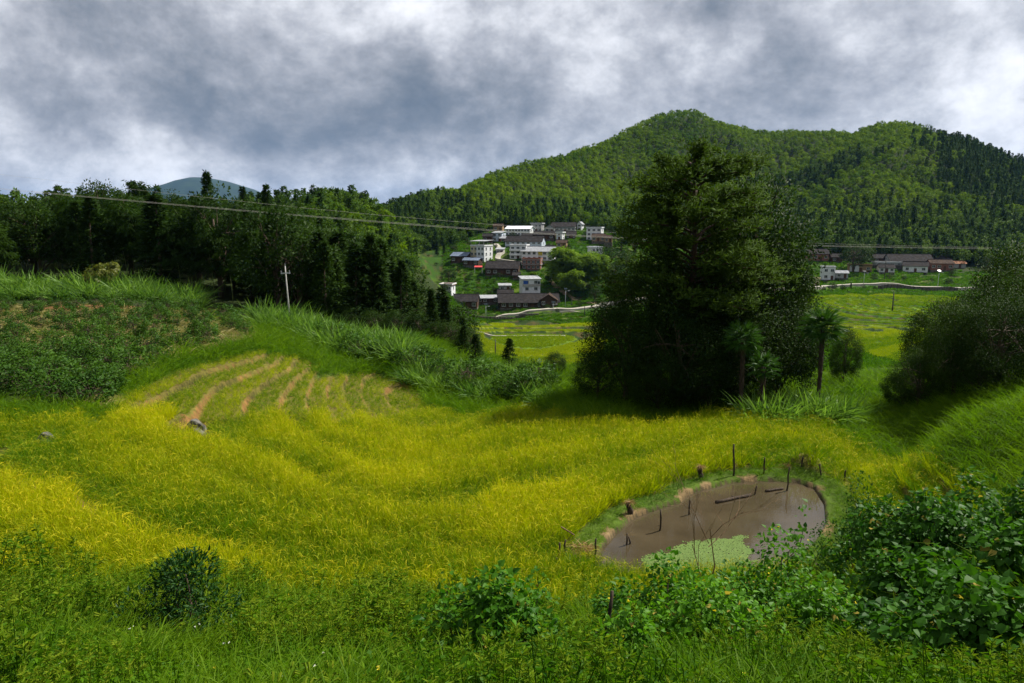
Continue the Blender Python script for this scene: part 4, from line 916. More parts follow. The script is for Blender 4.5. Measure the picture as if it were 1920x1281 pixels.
dp = np.array(DUCK); x = rng.uniform(dp[:, 0].min() - .3, dp[:, 0].max() + .3, 26000); y = rng.uniform(dp[:, 1].min() - .3, dp[:, 1].max() + .3, 26000)
sd_ = np.where(inpoly(x, y, DUCK), 1, -1) * polydist(x, y, DUCK); k = sd_ + (fbm(x * 3, y * 3, 3, 4) - 0.5) * 0.9 > 0.02; k &= rng.random(len(x)) < np.clip(sd_ * 3 + 0.5, 0.12, 1); x, y = x[k], y[k]; n = len(x)
s_ = rng.uniform(0.016, 0.036, n); a = rng.uniform(0, 6.28, n); vv_ = np.stack([np.stack([x + s_ * np.cos(a + q), y + s_ * np.sin(a + q), np.full(n, POND_Z + 0.006) + rng.uniform(0, 0.006, n)], -1) for q in (0, 1.571, 3.142, 4.712)], 1)
tag(link('duckweed', mesh_np('duckweed', vv_.reshape(-1, 3), np.arange(n * 4).reshape(-1, 4), None, [M_duck], var=np.repeat(rng.random(n), 4))), 'pale green duckweed floating at the near side of the pond', 'duckweed', kind='stuff')
def stick(name, a, b, r, lab, cat, grp=None, mat=wood_old, knots=True):
    a = np.array(a, float); b = np.array(b, float); t = np.linspace(0, 1, 6)[:, None]; L = np.linalg.norm(b - a)
    pth = a * (1 - t) + b * t; pth[1:-1] += rng.normal(size=(4, 3)) * 0.012 * L * np.array([1, 1, 0.3])
    m = MB(); m.tube(pth - a, r * np.array([1.08, 1.0, 1.05, 0.95, 1.0, 0.8]), 7)
    if knots:
        q = pth[3] - a; d_ = rdir(1, 0.2, 0.6)[0]; m.tube(np.stack([q, q + d_ * r * 3.2]), [r * 0.5, r * 0.25], 5)
    return tag(link(name, m.build(name, mat, True), loc=a), lab, cat, grp)
def zpt(u, v, z): return Pz(u, v, z)
POSTS = [((1375, 890), 833, 'tallest wooden stake on the far bank of the pond'), ((1432, 887), 858, 'stake on the far bank, second from the tallest one'), ((1500, 882), 857, 'stake on far bank right of the pond middle, leaning slightly'),
         ((1541, 897), 870, 'stake at the far right corner of the pond'), ((1583, 905), 882, 'short stake among grass right of the pond corner'), ((1473, 920), 876, 'leaning stake standing in water beside the short floating log'),
         ((1408, 927), 911, 'short slanted stake at the end of the long floating log'), ((1290, 965), 938, 'stake in the water near the left bank, farther one'), ((1238, 995), 955, 'leaning stake in the water near the left bank, nearer one'),
         ((1173, 1022), 1000, 'short stake pair in water at the near left corner, left one'), ((1179, 1020), 1006, 'short stake pair in water at the near left corner, right one'), ((1115, 1050), 1010, 'stake on the near left bank of the pond'),
         ((1046, 1062), 1018, 'leftmost thick stake beside the straw heap'), ((1040, 1068), 1046, 'short stump stake left of the straw heap'), ((1056, 1055), 1012, 'thin stake behind the straw heap')]
for (u, v), vt, lab in POSTS:
    inw = inpoly(np.array([Pz(u, v, POND_Z)[0]]), np.array([Pz(u, v, POND_Z)[1]]), POND)[0]
    p = Pz(u, v, POND_Z if inw else POND_Z + 0.2); zg = float(H(p[0], p[1])); top = P(u + rng.normal() * 3, vt, p[1])
    b0 = p.copy(); b0[2] = min(zg, p[2]) - 0.15
    tp = top.copy(); tp[0] += {1473: 0.16, 1238: 0.12, 1408: 0.12}.get(u, 0.02); stick('stake', b0, tp, 0.03 if u not in (1375, 1046) else 0.036, lab, 'stake', 'stakes around the pond')
for (a, b, r, lab) in (((1343, 942), (1408, 928), 0.065, 'long floating log in the middle of the pond'), ((1436, 921), (1468, 916), 0.05, 'short floating log at the far side of the pond')):
    pa = Pz(*a, POND_Z + 0.03); pb = Pz(*b, POND_Z + 0.03); stick('log', pa, pb, r, lab, 'log', 'logs in the pond')
# earth lumps and straw
for u, v, w, h, lab in ((1313, 893, 0.22, 0.5, 'weathered stump on the far left bank of the pond'), (1180, 958, 0.22, 0.42, 'small stump with dry straw on the left bank of the pond')):
    p = Pz(u, v, POND_Z + 0.25); p[2] = float(H(p[0], p[1])); e = empty('stump', p); m = MB(); t = np.linspace(0, 1, 6)
    m.tube(np.stack([0.05 * np.sin(t * 5), 0.04 * np.sin(t * 3), -0.15 + (h + 0.15) * t], -1), w * np.array([.5, .42, .5, .38, .42, .25]), 9); link('trunk', m.build('stump', wood_old, True), e)
    m = MB(); m.blades(rdir(60, 0, 0.4) * 0.07 + np.array([0, 0, h]), rdir(60, -0.6, 0.5), 0.22, 0.014, 0.4, 3); link('straw', m.build('stump_straw', straw_m), e); tag(e, lab, 'stump', 'stumps on the pond bank')
p = Pz(1092, 1026, POND_Z + 0.35); p[2] = float(H(p[0], p[1])); m = MB(); q = rdir(520, 0, 1) * np.array([0.42, 0.36, 0.26]) * (rng.random(520) ** 0.5)[:, None]; m.blades(q, rdir(520, -0.35, 0.55), rng.uniform(0.25, 0.5, 520), 0.012, 0.3, 3)
tag(link('straw_heap', m.build('straw_heap', straw_m), loc=p), 'heap of brown dry straw left of the pond', 'straw')
for a, b, lab in (((1052, 988), (1078, 1004), 'thin pole lying across the straw heap'), ((1040, 1024), (1068, 1020), 'broken stick lying in front of the straw heap')):
    pa = P(*a, p[1] + 0.1); pb = P(*b, p[1] + 0.05); stick('pole', pa, pb, 0.02, lab, 'pole', None, twig_m)
# bare twig shrub before the pond
p0 = Pz(1322, 1085, POND_Z + 0.3); Yt = 15.3; g = gpos(1320, Yt); m = MB()
def twig(p, d, L, r, dep):
    q = p + d * L; mid = (p + q) / 2 + rng.normal(size=3) * 0.05 * L; m.tube(np.stack([p, mid, q]), [r, r * .8, r * .55], 5, False)
    if dep == 0: return
    for i in range(2 if dep < 3 else 3):
        nd_ = unit(d + rng.normal(size=3) * 0.42 + np.array([0, 0, 0.12])); twig(p + (q - p) * rng.uniform(0.55, 1), nd_, L * rng.uniform(0.55, 0.8), r * 0.55, dep - 1)
twig(np.array([0, 0, -0.1]), unit(np.array([0.03, 0, 1.0])), top_h(g, 985), 0.02, 4)
twig(np.array([0.04, 0, -0.1]), unit(np.array([-0.25, 0, 1.0])), top_h(g, 1010), 0.014, 3)
tag(link('bare_shrub', m.build('bare_shrub', twig_m), loc=g), 'leafless brown twig shrub in front of the pond', 'shrub')
# boulder in the field and litter
def rock(u, v, Y, w, h, name, mat, lab, cat):
    p = P(u, v, Y); p[2] = float(H(p[0], p[1])); d = rdir(1, -1, 1); nu, nv = 18, 12; vs = []
    for j in range(nv + 1):
        for i in range(nu):
            th = math.pi * j / nv; ph = 2 * math.pi * i / nu; q = np.array([math.sin(th) * math.cos(ph), math.sin(th) * math.sin(ph), math.cos(th)])
            f = 0.75 + 0.5 * float(fbm(q[0] * 1.7 + 5, q[1] * 1.7 + q[2] * 2.1, 7, 3)); vs.append(q * f * np.array([w / 2, w / 2.4, h]))
    fq_ = [(j * nu + i, (j + 1) * nu + i, (j + 1) * nu + (i + 1) % nu, j * nu + (i + 1) % nu) for j in range(nv) for i in range(nu)]
    tag(link(name, mesh_np(name, np.array(vs), fq_, None, [mat]), loc=p), lab, cat)
rock(365, 782, 32.5, 1.05, 0.72, 'boulder', stone_m, 'grey boulder standing in the rice left of centre', 'boulder')
rock(85, 800, 27.5, 0.8, 0.5, 'boulder', stone_m, 'half hidden dark stone on the bank at far left', 'boulder')
litter = surfmat('white_plastic', (0.7, 0.7, 0.68), (0.8, 0.8, 0.8), 3, 0.4)
for u, v, Y, w, lab in ((620, 686, 54, 0.55, 'white plastic scrap on the bank right of the terraces'), (640, 690, 54, 0.28, 'smaller white plastic scrap beside a bigger one')):
    rock(u, v, Y, w, 0.16, 'plastic_scrap', litter, lab, 'litter')

# ------------------------------------------------------------------ foreground shrubs and vines
def leaf_mesh(L, Wd, fold=0.14, mat=M_vine, n='vine_leaf'):
    v = [(0, 0, 0), (0.30 * L, 0.5 * Wd, fold * Wd), (0.62 * L, 0.36 * Wd, fold * Wd * 0.6 - 0.03 * L), (L, 0, -0.10 * L), (0.62 * L, -0.36 * Wd, fold * Wd * 0.6 - 0.03 * L), (0.30 * L, -0.5 * Wd, fold * Wd), (0.34 * L, 0, 0), (0.66 * L, 0, -0.04 * L)]
    f = [(0, 6, 1), (0, 5, 6), (3, 2, 7), (3, 7, 4)]; q = [(1, 6, 7, 2), (5, 4, 7, 6)]
    return mesh_np(n, v, q, f, [mat], var=np.full(8, rng.uniform(0, 0.95)), smooth=True)
LEAFV = np.array([(0, 0, 0), (0.30, 0.5, 0.12), (0.62, 0.36, 0.05), (1, 0, -0.10), (0.62, -0.36, 0.05), (0.30, -0.5, 0.12), (0.34, 0, 0), (0.66, 0, -0.04)])
VL = [leaf_mesh(0.10, 0.075), leaf_mesh(0.10, 0.06), leaf_mesh(0.10, 0.08, 0.2), leaf_mesh(0.10, 0.068, 0.05)]
def leafcloud(mb, pos, ax, up, L, wr):
    n = len(pos); ax = unit(ax); sd = unit(np.cross(up, ax)); nn = np.cross(ax, sd); L = np.broadcast_to(L, (n,))
    v = pos[:, None] + L[:, None, None] * (LEAFV[None, :, 0:1] * ax[:, None] + LEAFV[None, :, 1:2] * wr * sd[:, None] + LEAFV[None, :, 2:3] * nn[:, None])
    b = (np.arange(n) * 8)[:, None, None]
    mb.add(v.reshape(-1, 3), (b + np.array([(1, 6, 7, 2), (5, 4, 7, 6)])[None]).reshape(-1, 4), (b + np.array([(0, 6, 1), (0, 5, 6), (3, 2, 7), (3, 7, 4)])[None]).reshape(-1, 3), var=np.repeat(rng.random(n), 8))
def vine(name, u, Y, du, vtop, lab, n=1500, leaf=0.10, wr=0.72, mat=None, nsep=110, flowers=14, depth=1.0, cat='vine', grp=None, droop=0.35, base=None):
    g = gpos(u, Y); hh = top_h(g, vtop); w = du / 1280 * math.hypot(Y, g[2]); e = empty(name, g)
    lobes = []
    for i in range(9):
        a = rng.uniform(-1, 1); hz = hh * rng.uniform(0.25, 0.78) * (1 - 0.35 * abs(a)); lobes.append((a * w * 0.36, rng.uniform(-0.4, 0.5) * w * 0.4 * depth, hz, w * rng.uniform(0.16, 0.28), hh * rng.uniform(0.16, 0.3)))
    lobes.append((0.05 * w, 0, hh * 0.76, w * 0.16, hh * 0.24)); lobes = np.array(lobes)
    k = rng.integers(0, len(lobes), n); d = rdir(n, -0.9, 1); rr = rng.uniform(0.55, 1.08, n)
    pos = lobes[k, :3] + d * rr[:, None] * np.stack([lobes[k, 3], lobes[k, 3], lobes[k, 4]], -1); pos[:, 2] = np.maximum(pos[:, 2], 0.04)
    ax = d * 0.7 + rng.normal(size=(n, 3)) * 0.5; ax[:, 2] -= droop; up = d * 0.8 + np.array([0, 0, 0.8]) + rng.normal(size=(n, 3)) * 0.35
    L = leaf * rng.uniform(0.55, 1.25, n)
    st = MB()
    for i in range(len(lobes)):
        s = np.linspace(0, 1, 6)[:, None]; c = lobes[i, :3]; st.tube(np.array([0.04 * rng.normal(), 0.04 * rng.normal(), -0.1]) * (1 - s) + c * s + np.sin(s * 3.1) * rng.normal(size=3) * 0.10 * hh, np.linspace(0.016, 0.006, 6), 5)
    link('stem', st.build('vine_stem', bark), e)
    front = -pos[:, 1] + 0.5 * pos[:, 2]; order = np.argsort(-front + rng.normal(size=n) * 0.25 * w); sep = order[:nsep]; rest = order[nsep:]
    mb = MB(); leafcloud(mb, pos[rest], ax[rest], up[rest], L[rest], wr); f = link('foliage', mb.build('vine_foliage', mat or M_vine), e); f['kind'] = 'stuff'
    use = VL if mat is None else [leaf_mesh(0.10, 0.10 * wr, 0.1, mat, 'shrub_leaf') for _ in range(2)]
    for i in sep:
        o = link('leaf', use[int(rng.integers(len(use)))], e, pos[i]); X = Vector(unit(ax[i])); Y_ = Vector(unit(np.cross(up[i], ax[i]))); Z = X.cross(Y_)
        M = Matrix((X, Y_, Z)).transposed(); o.rotation_euler = M.to_euler(); s = L[i] / 0.10; o.scale = (s, s, s)
    if flowers:
        for i in rng.choice(n, flowers, replace=False):
            fm = MB(); fm.leaves(np.zeros((5, 3)), rdir(5, 0.1, 0.8), 0.026, 0.022); o = link('flower', fm.build('flower', M_flower), e, pos[i] + d[i] * 0.04)
    return tag(e, lab, cat, grp)
vine('bean_vine', 910, 6.6, 250, 1062, 'leafy bean vine on a stem at bottom centre', 2200, 0.085, flowers=8, depth=.8, nsep=160)
vine('bean_vine', 842, 8.0, 60, 1046, 'thin vine shoot rising at the left of the centre vine', 260, 0.08, nsep=60, flowers=2)
vine('bean_vine', 1000, 7.8, 120, 1062, 'vine tips reaching right of the centre vine', 420, 0.08, nsep=60, flowers=3)
vine('bean_vine', 1235, 8.6, 220, 1035, 'yellow flowered vine mound below the duckweed', 1900, 0.085, flowers=22)
vine('bean_vine', 1440, 9.6, 260, 990, 'tallest yellow flowered vine mound in front of the pond', 2600, 0.085, flowers=26)
vine('bean_vine', 1310, 7.4, 330, 1085, 'low spreading vine mound before the flowered mounds', 2200, 0.08, flowers=14)
vine('bean_vine', 1510, 7.8, 260, 1075, 'low vine mound left of the big dark vines', 1900, 0.08, flowers=8)
vine('bean_vine', 1180, 6.4, 140, 1130, 'small vine mound around the leaning stake', 700, 0.075, nsep=60, flowers=4)
vine('bean_vine', 1490, 12.0, 90, 935, 'loose vine shoots rising over the pond edge', 320, 0.10, nsep=60, flowers=5)
vine('leafy_shrub', 1588, 14.0, 130, 884, 'dark small leaved shrub at the right end of pond', 3800, 0.065, 0.6, leafmat('dark_shrub_leaves', (0.014, 0.055, 0.006), (0.05, 0.13, 0.010), 0.3, 0.5, 0.1), 90, 0, cat='shrub', droop=0.1)
M_kud = leafmat('kudzu_leaves', (0.008, 0.046, 0.003), (0.048, 0.145, 0.006), 0.38, 0.5, 0.12, dead=0.02)
VLK = M_kud
vine('kudzu_vine', 1720, 10.4, 330, 920, 'large dark kudzu mound right of the pond', 4600, 0.105, 0.9, M_kud, nsep=220, flowers=8, droop=0.5)
vine('kudzu_vine', 1660, 8.6, 230, 1030, 'kudzu mound in front of the large dark mound', 2400, 0.10, 0.9, M_kud, nsep=140, flowers=6, droop=0.5)
vine('kudzu_vine', 1800, 11.8, 190, 872, 'kudzu tips climbing highest behind the large mound', 1300, 0.10, 0.9, M_kud, nsep=90, flowers=5, droop=0.4)
vine('kudzu_vine', 1900, 10.0, 200, 890, 'kudzu mound rising at the right edge above others', 2200, 0.10, 0.9, M_kud, nsep=100, flowers=3, droop=0.5)
vine('kudzu_vine', 1890, 7.4, 270, 985, 'kudzu mound with big leaves at right picture edge', 2600, 0.11, 0.95, M_kud, nsep=160, flowers=4, droop=0.5)
vine('kudzu_vine', 1860, 5.6, 360, 1105, 'nearest kudzu mound in the bottom right corner', 2400, 0.095, 0.95, M_kud, nsep=160, flowers=2, droop=0.5)
vine('kudzu_vine', 1720, 7.2, 240, 1110, 'kudzu mound between corner mound and low vines', 1900, 0.10, 0.95, M_kud, nsep=110, flowers=2, droop=0.5)
vine('glossy_shrub', 348, 8.9, 200, 1035, 'dark glossy leaved shrub alone at lower left', 2300, 0.085, 0.38, M_gloss, 160, 0, cat='shrub', droop=-0.45)
for u, v0, v1, Y, lab in ((1124, 1238, 1108, 6.9, 'leaning dark stake in the vines at bottom centre'), (895, 1190, 1132, 7.5, 'dark twisted stem under the centre vine')):
    a = P(u, v0, Y); b = P(u + 24, v1, Y + 0.2); a[2] = float(H(a[0], a[1])) - 0.1; stick('stake', a, b, 0.022, lab, 'stake')
# ------------------------------------------------------------------ village
def plain(name, c, rough=0.8, v=0.75, scale=1.2): return surfmat(name, tuple(k * v for k in c), c, scale, rough)
WALLM = {'white': plain('white_render', (0.72, 0.73, 0.74)), 'grey': plain('grey_render', (0.34, 0.34, 0.34)), 'blue': plain('pale_blue_render', (0.50, 0.56, 0.64)), 'cream': plain('cream_render', (0.60, 0.52, 0.34)),
         'wood': surfmat('dark_timber', (0.025, 0.015, 0.010), (0.085, 0.045, 0.025), 2.0, stretch=(6, 6, 0.3)), 'brick': surfmat('red_brick', (0.17, 0.065, 0.045), (0.28, 0.12, 0.085), 1.5), 'earth': plain('earth_wall', (0.30, 0.20, 0.11)),
         'stone': surfmat('rubble_stone', (0.04, 0.035, 0.03), (0.16, 0.14, 0.12), 1.6, bump=0.8)}
def tilemat(name, c1, c2):
    m, t = newmat(name); o = t.nodes.new('ShaderNodeOutputMaterial'); p = t.nodes.new('ShaderNodeBsdfPrincipled'); tc = t.nodes.new('ShaderNodeTexCoord')
    w = nd(t, 'ShaderNodeTexWave', i_Scale=1.6, i_Distortion=0.6); w.bands_direction = 'X'; t.links.new(tc.outputs['Object'], w.inputs[0])
    n = nd(t, 'ShaderNodeTexNoise', i_Scale=0.9, i_Detail=6.0); t.links.new(tc.outputs['Object'], n.inputs[0])
    c = mixc(t, 1.0, ramp(t, n.outputs[0], [(0.3, c1), (0.7, c2)]), ramp(t, w.outputs['Fac'], [(0.0, (0.6, 0.6, 0.6)), (1.0, (1.1, 1.1, 1.1))]), 'MULTIPLY')
    t.links.new(c, p.inputs[0]); p.inputs['Roughness'].default_value = 0.9; p.inputs['Specular IOR Level'].default_value = 0.08; b = nd(t, 'ShaderNodeBump', i_Strength=0.5, i_Distance=0.08); t.links.new(w.outputs['Fac'], b.inputs['Height']); t.links.new(b.outputs[0], p.inputs['Normal']); t.links.new(p.outputs[0], o.inputs[0]); return m
ROOFM = {'dark': tilemat('dark_roof_tiles', (0.014, 0.012, 0.012), (0.045, 0.040, 0.040)), 'white': plain('white_metal_roof', (0.78, 0.80, 0.82), 0.4), 'metal': tilemat('grey_metal_roof', (0.22, 0.23, 0.25), (0.40, 0.41, 0.43)),
         'bluemetal': tilemat('blue_metal_roof', (0.10, 0.13, 0.19), (0.20, 0.24, 0.32)), 'brown': tilemat('brown_roof_tiles', (0.03, 0.02, 0.015), (0.09, 0.06, 0.045)), 'concrete': plain('concrete_slab', (0.38, 0.37, 0.35)), 'rust': plain('rusty_sheet', (0.26, 0.11, 0.05))}
M_glass = newmat('dark_window_glass')[0]; t = M_glass.node_tree; o_ = t.nodes.new('ShaderNodeOutputMaterial'); p_ = t.nodes.new('ShaderNodeBsdfPrincipled'); p_.inputs['Base Color'].default_value = (0.012, 0.018, 0.02, 1); p_.inputs['Roughness'].default_value = 0.12; t.links.new(p_.outputs[0], o_.inputs[0])
M_frame = plain('window_frame', (0.55, 0.56, 0.56), 0.5); M_door = plain('door_boards', (0.10, 0.05, 0.03)); M_bluep = plain('blue_panel', (0.03, 0.10, 0.38)); M_redp = plain('red_cloth', (0.55, 0.06, 0.06)); M_yel = plain('yellow_panel', (0.50, 0.40, 0.04))
wf = MB()
for a in ((-.5, -.42, -.5, .5), (.42, .5, -.5, .5), (-.42, .42, .42, .5), (-.42, .42, -.5, -.42), (-.035, .035, -.42, .42)): wf.box(a[0], a[1], -0.08, 0.0, a[2], a[3])
WFR = wf.build('window_frame', M_frame); WPA = MB().box(-.42, .42, -0.045, 0.0, -.42, .42).build('window_pane', M_glass); WSI = MB().box(-.56, .56, -0.18, 0.0, -.58, -.50).build('window_sill', ROOFM['concrete'])
DOR = MB().box(-.5, .5, -0.06, 0.0, 0, 1).build('door', M_door)
def window(e, x, z, w, h, face, D, Wd):
    """a window on face 'f' (front, -y) or 'r' (right, +x) of a house of width Wd, depth D"""
    o = bpy.data.objects.new('window', WFR); COL.objects.link(o); o.parent = e
    if face == 'f': o.location = (x, -D / 2, z)
    else: o.location = (Wd / 2, x, z); o.rotation_euler = (0, 0, R(90))
    o.scale = (w, 1, h); link('pane', WPA, o); link('sill', WSI, o)
def house(u0, u1, ve, vb, Yf, label, wall='white', roof='dark', rt='gx', rh=1.6, D=None, yaw=-22, st=2, nf=4, nr=0, over=0.5, door=True, wall2=None, balcony=False, extra=None, name='house'):
    Y = HOUSE_Y(vb) if Yf is None else RHOUSE_Y(vb) if Yf == 'r' else Yf
    pL = P(u0, vb, Y); pR = P(u1, vb, Y); span = pR[0] - pL[0]; hgt = P(u0, ve, Y)[2] - pL[2]
    ya = R(yaw); D = D or min(9.0, max(4.5, span * 0.5)); Wd = max(3.0, (span - abs(math.sin(ya)) * D) / math.cos(ya))
    c = (pL + pR) / 2; zb_ = c[2]; e = empty(name, (c[0], Y + D / 2 * math.cos(ya), zb_), ya)
    gz_ = min(float(H(c[0] + a, Y + b)) for a in (-span / 2, 0, span / 2) for b in (0, D)); dn = min(-0.4, gz_ - zb_ - 0.4)
    f = MB().box(-Wd / 2 - .12, Wd / 2 + .12, -D / 2 - .12, D / 2 + .12, dn, 0.12); link('plinth', f.build('plinth', WALLM['stone']), e)
    w = MB(); x0, x1, y0, y1 = -Wd / 2, Wd / 2, -D / 2, D / 2
    if rt == 'gx':   # ridge along the front
        w.add([(x0, y0, .12), (x1, y0, .12), (x1, y1, .12), (x0, y1, .12), (x0, y0, hgt), (x1, y0, hgt), (x1, y1, hgt), (x0, y1, hgt), (x0, 0, hgt + rh), (x1, 0, hgt + rh)], [(0, 1, 5, 4), (2, 3, 7, 6)], [(0, 4, 7), (0, 7, 3), (4, 8, 7), (1, 2, 6), (1, 6, 5), (5, 6, 9)])
    elif rt == 'gy':
        w.add([(x0, y0, .12), (x1, y0, .12), (x1, y1, .12), (x0, y1, .12), (x0, y0, hgt), (x1, y0, hgt), (x1, y1, hgt), (x0, y1, hgt), (0, y0, hgt + rh), (0, y1, hgt + rh)], [(1, 2, 6, 5), (3, 0, 4, 7)], [(0, 1, 5), (0, 5, 4), (4, 5, 8), (2, 3, 7), (2, 7, 6), (6, 7, 9)])
    else: w.box(x0, x1, y0, y1, .12, hgt)
    link('wall', w.build('wall', WALLM[wall]), e)
    if wall2: link('front_panel', MB().box(x0, x0 + Wd * 0.42, y0 - .06, y0, .13, hgt - .05).build('front_panel', WALLM[wall2]), e)
    r = MB(); th = 0.14
    def slab(p0, p1, p2, p3):
        q = np.array([p0, p1, p2, p3], float); nn = unit(np.cross(q[1] - q[0], q[3] - q[0])); nn = nn if nn[2] > 0 else -nn
        r.add(np.vstack([q + nn * 0.02, q + nn * (0.02 + th)]), [(0, 3, 2, 1), (4, 5, 6, 7), (0, 1, 5, 4), (1, 2, 6, 5), (2, 3, 7, 6), (3, 0, 4, 7)])
    if rt == 'gx':
        k = rh / (D / 2); ez = hgt - over * k
        slab((x0 - over, y0 - over, ez), (x1 + over, y0 - over, ez), (x1 + over, 0, hgt + rh), (x0 - over, 0, hgt + rh)); slab((x0 - over, 0, hgt + rh), (x1 + over, 0, hgt + rh), (x1 + over, y1 + over, ez), (x0 - over, y1 + over, ez))
    elif rt == 'gy':
        k = rh / (Wd / 2); ez = hgt - over * k
        slab((x0 - over, y0 - over, ez), (0, y0 - over, hgt + rh), (0, y1 + over, hgt + rh), (x0 - over, y1 + over, ez)); slab((0, y0 - over, hgt + rh), (x1 + over, y0 - over, ez), (x1 + over, y1 + over, ez), (0, y1 + over, hgt + rh))
    elif rt == 'shed': slab((x0 - over, y0 - over, hgt + 0.05), (x1 + over, y0 - over, hgt + 0.05), (x1 + over, y1 + over, hgt + rh), (x0 - over, y1 + over, hgt + rh))
    else: r.box(x0 - over, x1 + over, y0 - over, y1 + over, hgt + .003, hgt + .2)
    ro = link('roof', r.build('roof', ROOFM[roof]), e)
    if rt in ('gx',): link('ridge', MB().tube([(x0 - over, 0, hgt + rh + .2), (x1 + over, 0, hgt + rh + .2)], 0.16, 6).build('ridge', ROOFM['dark']), ro)
    if rt == 'flat': 
        pr = MB()
        for a in ((x0 - over, x1 + over, y0 - over, y0 - over + .15), (x0 - over, x1 + over, y1 + over - .15, y1 + over), (x0 - over, x0 - over + .15, y0 - over + .15, y1 + over - .15), (x1 + over - .15, x1 + over, y0 - over + .15, y1 + over - .15)): pr.box(*a, hgt + .2, hgt + .75)
        link('parapet', pr.build('parapet', WALLM[wall]), ro)
    sh = hgt / st
    for s in range(st):
        zc = s * sh + sh * 0.55
        for i in range(nf):
            xx = x0 + Wd * (i + 0.5) / nf
            if s == 0 and door and i == nf // 2:
                o = link('door', DOR, e, (xx, -D / 2, 0.13)); o.scale = (min(1.3, Wd / nf * .6), 1, min(2.2, sh * 0.8)); continue
            window(e, xx, zc, min(1.7, Wd / nf * 0.62), min(1.5, sh * 0.5), 'f', D + (0.12 if wall2 and xx < x0 + Wd * .42 else 0), Wd)
        for i in range(nr): window(e, y0 + D * (i + 0.5) / nr, zc, min(1.4, D / nr * 0.5), min(1.4, sh * 0.5), 'r', D, Wd)
        if balcony and s > 0:
            b = MB(); zf = s * sh; b.box(x0 - .05, x1 + .05, y0 - 1.3, y0 - .003, zf - .18, zf - .02); b.box(x0 - .05, x1 + .05, y0 - 1.3, y0 - 1.22, zf - .02, zf + .85); link('balcony', b.build('balcony', WALLM['white']), e)
    if extra: extra(e, x0, x1, y0, y1, hgt)
    return tag(e, label, 'house' if name == 'house' else name.replace('_', ' '))
def tower_extra(e, x0, x1, y0, y1, h):
    b = MB().box(x0 + .4, x0 + 2.4, y0 - .25, y0 - .10, h * .69, h * .93); link('blue_screen', b.build('blue_screen', M_bluep), e)
    b = MB().box(x0, x1, y0 - .5, y0 - .003, h * .655, h * .675).box(x0, x1, y0 - .5, y0 - .42, h * .675, h * .76); link('balcony', b.build('balcony', ROOFM['concrete']), e)
    b = MB().box(x1 - 1.2, x1 - .2, y0 - .12, y0 - .003, h * .72, h * .9); link('opening', b.build('opening', M_glass), e)
def yellow_extra(e, x0, x1, y0, y1, h): link('yellow_panel', MB().box(x0 + (x1 - x0) * .55, x0 + (x1 - x0) * .68, y0 - .1, y0 - .01, h * .55, h * .95).build('yellow_panel', M_yel), e)
def brick_extra(e, x0, x1, y0, y1, h): link('floor_slab', MB().box(x0 - .4, x1 + .4, y0 - .5, y1 + .3, h * .5, h * .55).build('floor_slab', ROOFM['concrete']), e)
def loft_extra(e, x0, x1, y0, y1, h):
    b = MB()
    for xx in np.linspace(x0 + .2, x1 - .2, 4):
        for yy in (y0 + .2, y1 - .2): b.tube([(xx, yy, h + .2), (xx, yy, h + 2.7)], 0.12, 5)
    link('post', b.build('post', WALLM['grey']), e); link('canopy', MB().add([(x0 - .7, y0 - .7, h + 2.7), (x1 + .7, y0 - .7, h + 2.7), (x1 + .7, y1 + .7, h + 3.2), (x0 - .7, y1 + .7, h + 3.2), (x0 - .7, y0 - .7, h + 2.8), (x1 + .7, y0 - .7, h + 2.8), (x1 + .7, y1 + .7, h + 3.3), (x0 - .7, y1 + .7, h + 3.3)], [(0, 3, 2, 1), (4, 5, 6, 7), (0, 1, 5, 4), (1, 2, 6, 5), (2, 3, 7, 6), (3, 0, 4, 7)]).build('canopy', ROOFM['metal']), e)
house(948, 1003, 429, 442, None, 'long white two storey house with bright white roof, highest at left', 'white', 'white', 'gx', 1.7, 8, -24, 2, 8, 2, .6, False)
house(996, 1021, 420, 436, None, 'grey two storey house behind the white roofed long house', 'grey', 'metal', 'flat', 1, 8, -15, 2, 3, 1)
house(1034, 1083, 425, 436, None, 'long house with wide dark tiled roof at top of village', 'grey', 'dark', 'gx', 2.6, 10, -10, 1, 6, 1)
house(1021, 1042, 427, 437, 439, 'small grey gable house in front of the top dark roof', 'grey', 'dark', 'gy', 1.8, 7, -8, 1, 2)
house(1083, 1095, 420, 433, 448, 'narrow white gable house at the right end of the top row', 'white', 'metal', 'gy', 1.4, 6, -20, 2, 1, 1)
house(1100, 1134, 428, 451, None, 'white flat roofed house standing apart right of village', 'white', 'concrete', 'flat', 1, 8, -18, 3, 3, 1, .3)
house(1110, 1138, 444, 453, 405, 'low brown house in front of the white flat roofed house', 'earth', 'brown', 'gx', 1.6, 6, -14, 1, 3)
house(923, 948, 437, 453, None, 'small pale house left below the white roofed long house', 'blue', 'metal', 'shed', 1.0, 7, -18, 2, 2, 1)
house(937, 978, 447, 455, 406, 'low shed with light grey roof below the white roofed house', 'brick', 'metal', 'gx', 1.2, 7, -16, 1, 3, name='shed')
house(1000, 1044, 440, 449, 416, 'low timber house with dark roof right of white roofed house', 'wood', 'dark', 'gx', 2.0, 9, -12, 1, 4)
house(1043, 1060, 437, 449, 415, 'tiny white cube house right of the low timber house', 'white', 'concrete', 'flat', 1, 6, -20, 2, 1, 1)
house(947, 1024, 453, 466, None, 'long pale blue house with long dark tiled roof in mid village', 'blue', 'dark', 'gx', 3.0, 10, -16, 2, 7, 1)
house(956, 993, 461, 487, None, 'white three storey house with balconies at the lane', 'white', 'concrete', 'flat', 1, 8, -14, 3, 3, 1, .2, True, None, True)
house(978, 1048, 471, 489, 368, 'wide house with light metal roof and white gable', 'white', 'metal', 'gx', 2.2, 10, -22, 2, 6, 2, .7, True, None, False, yellow_extra)
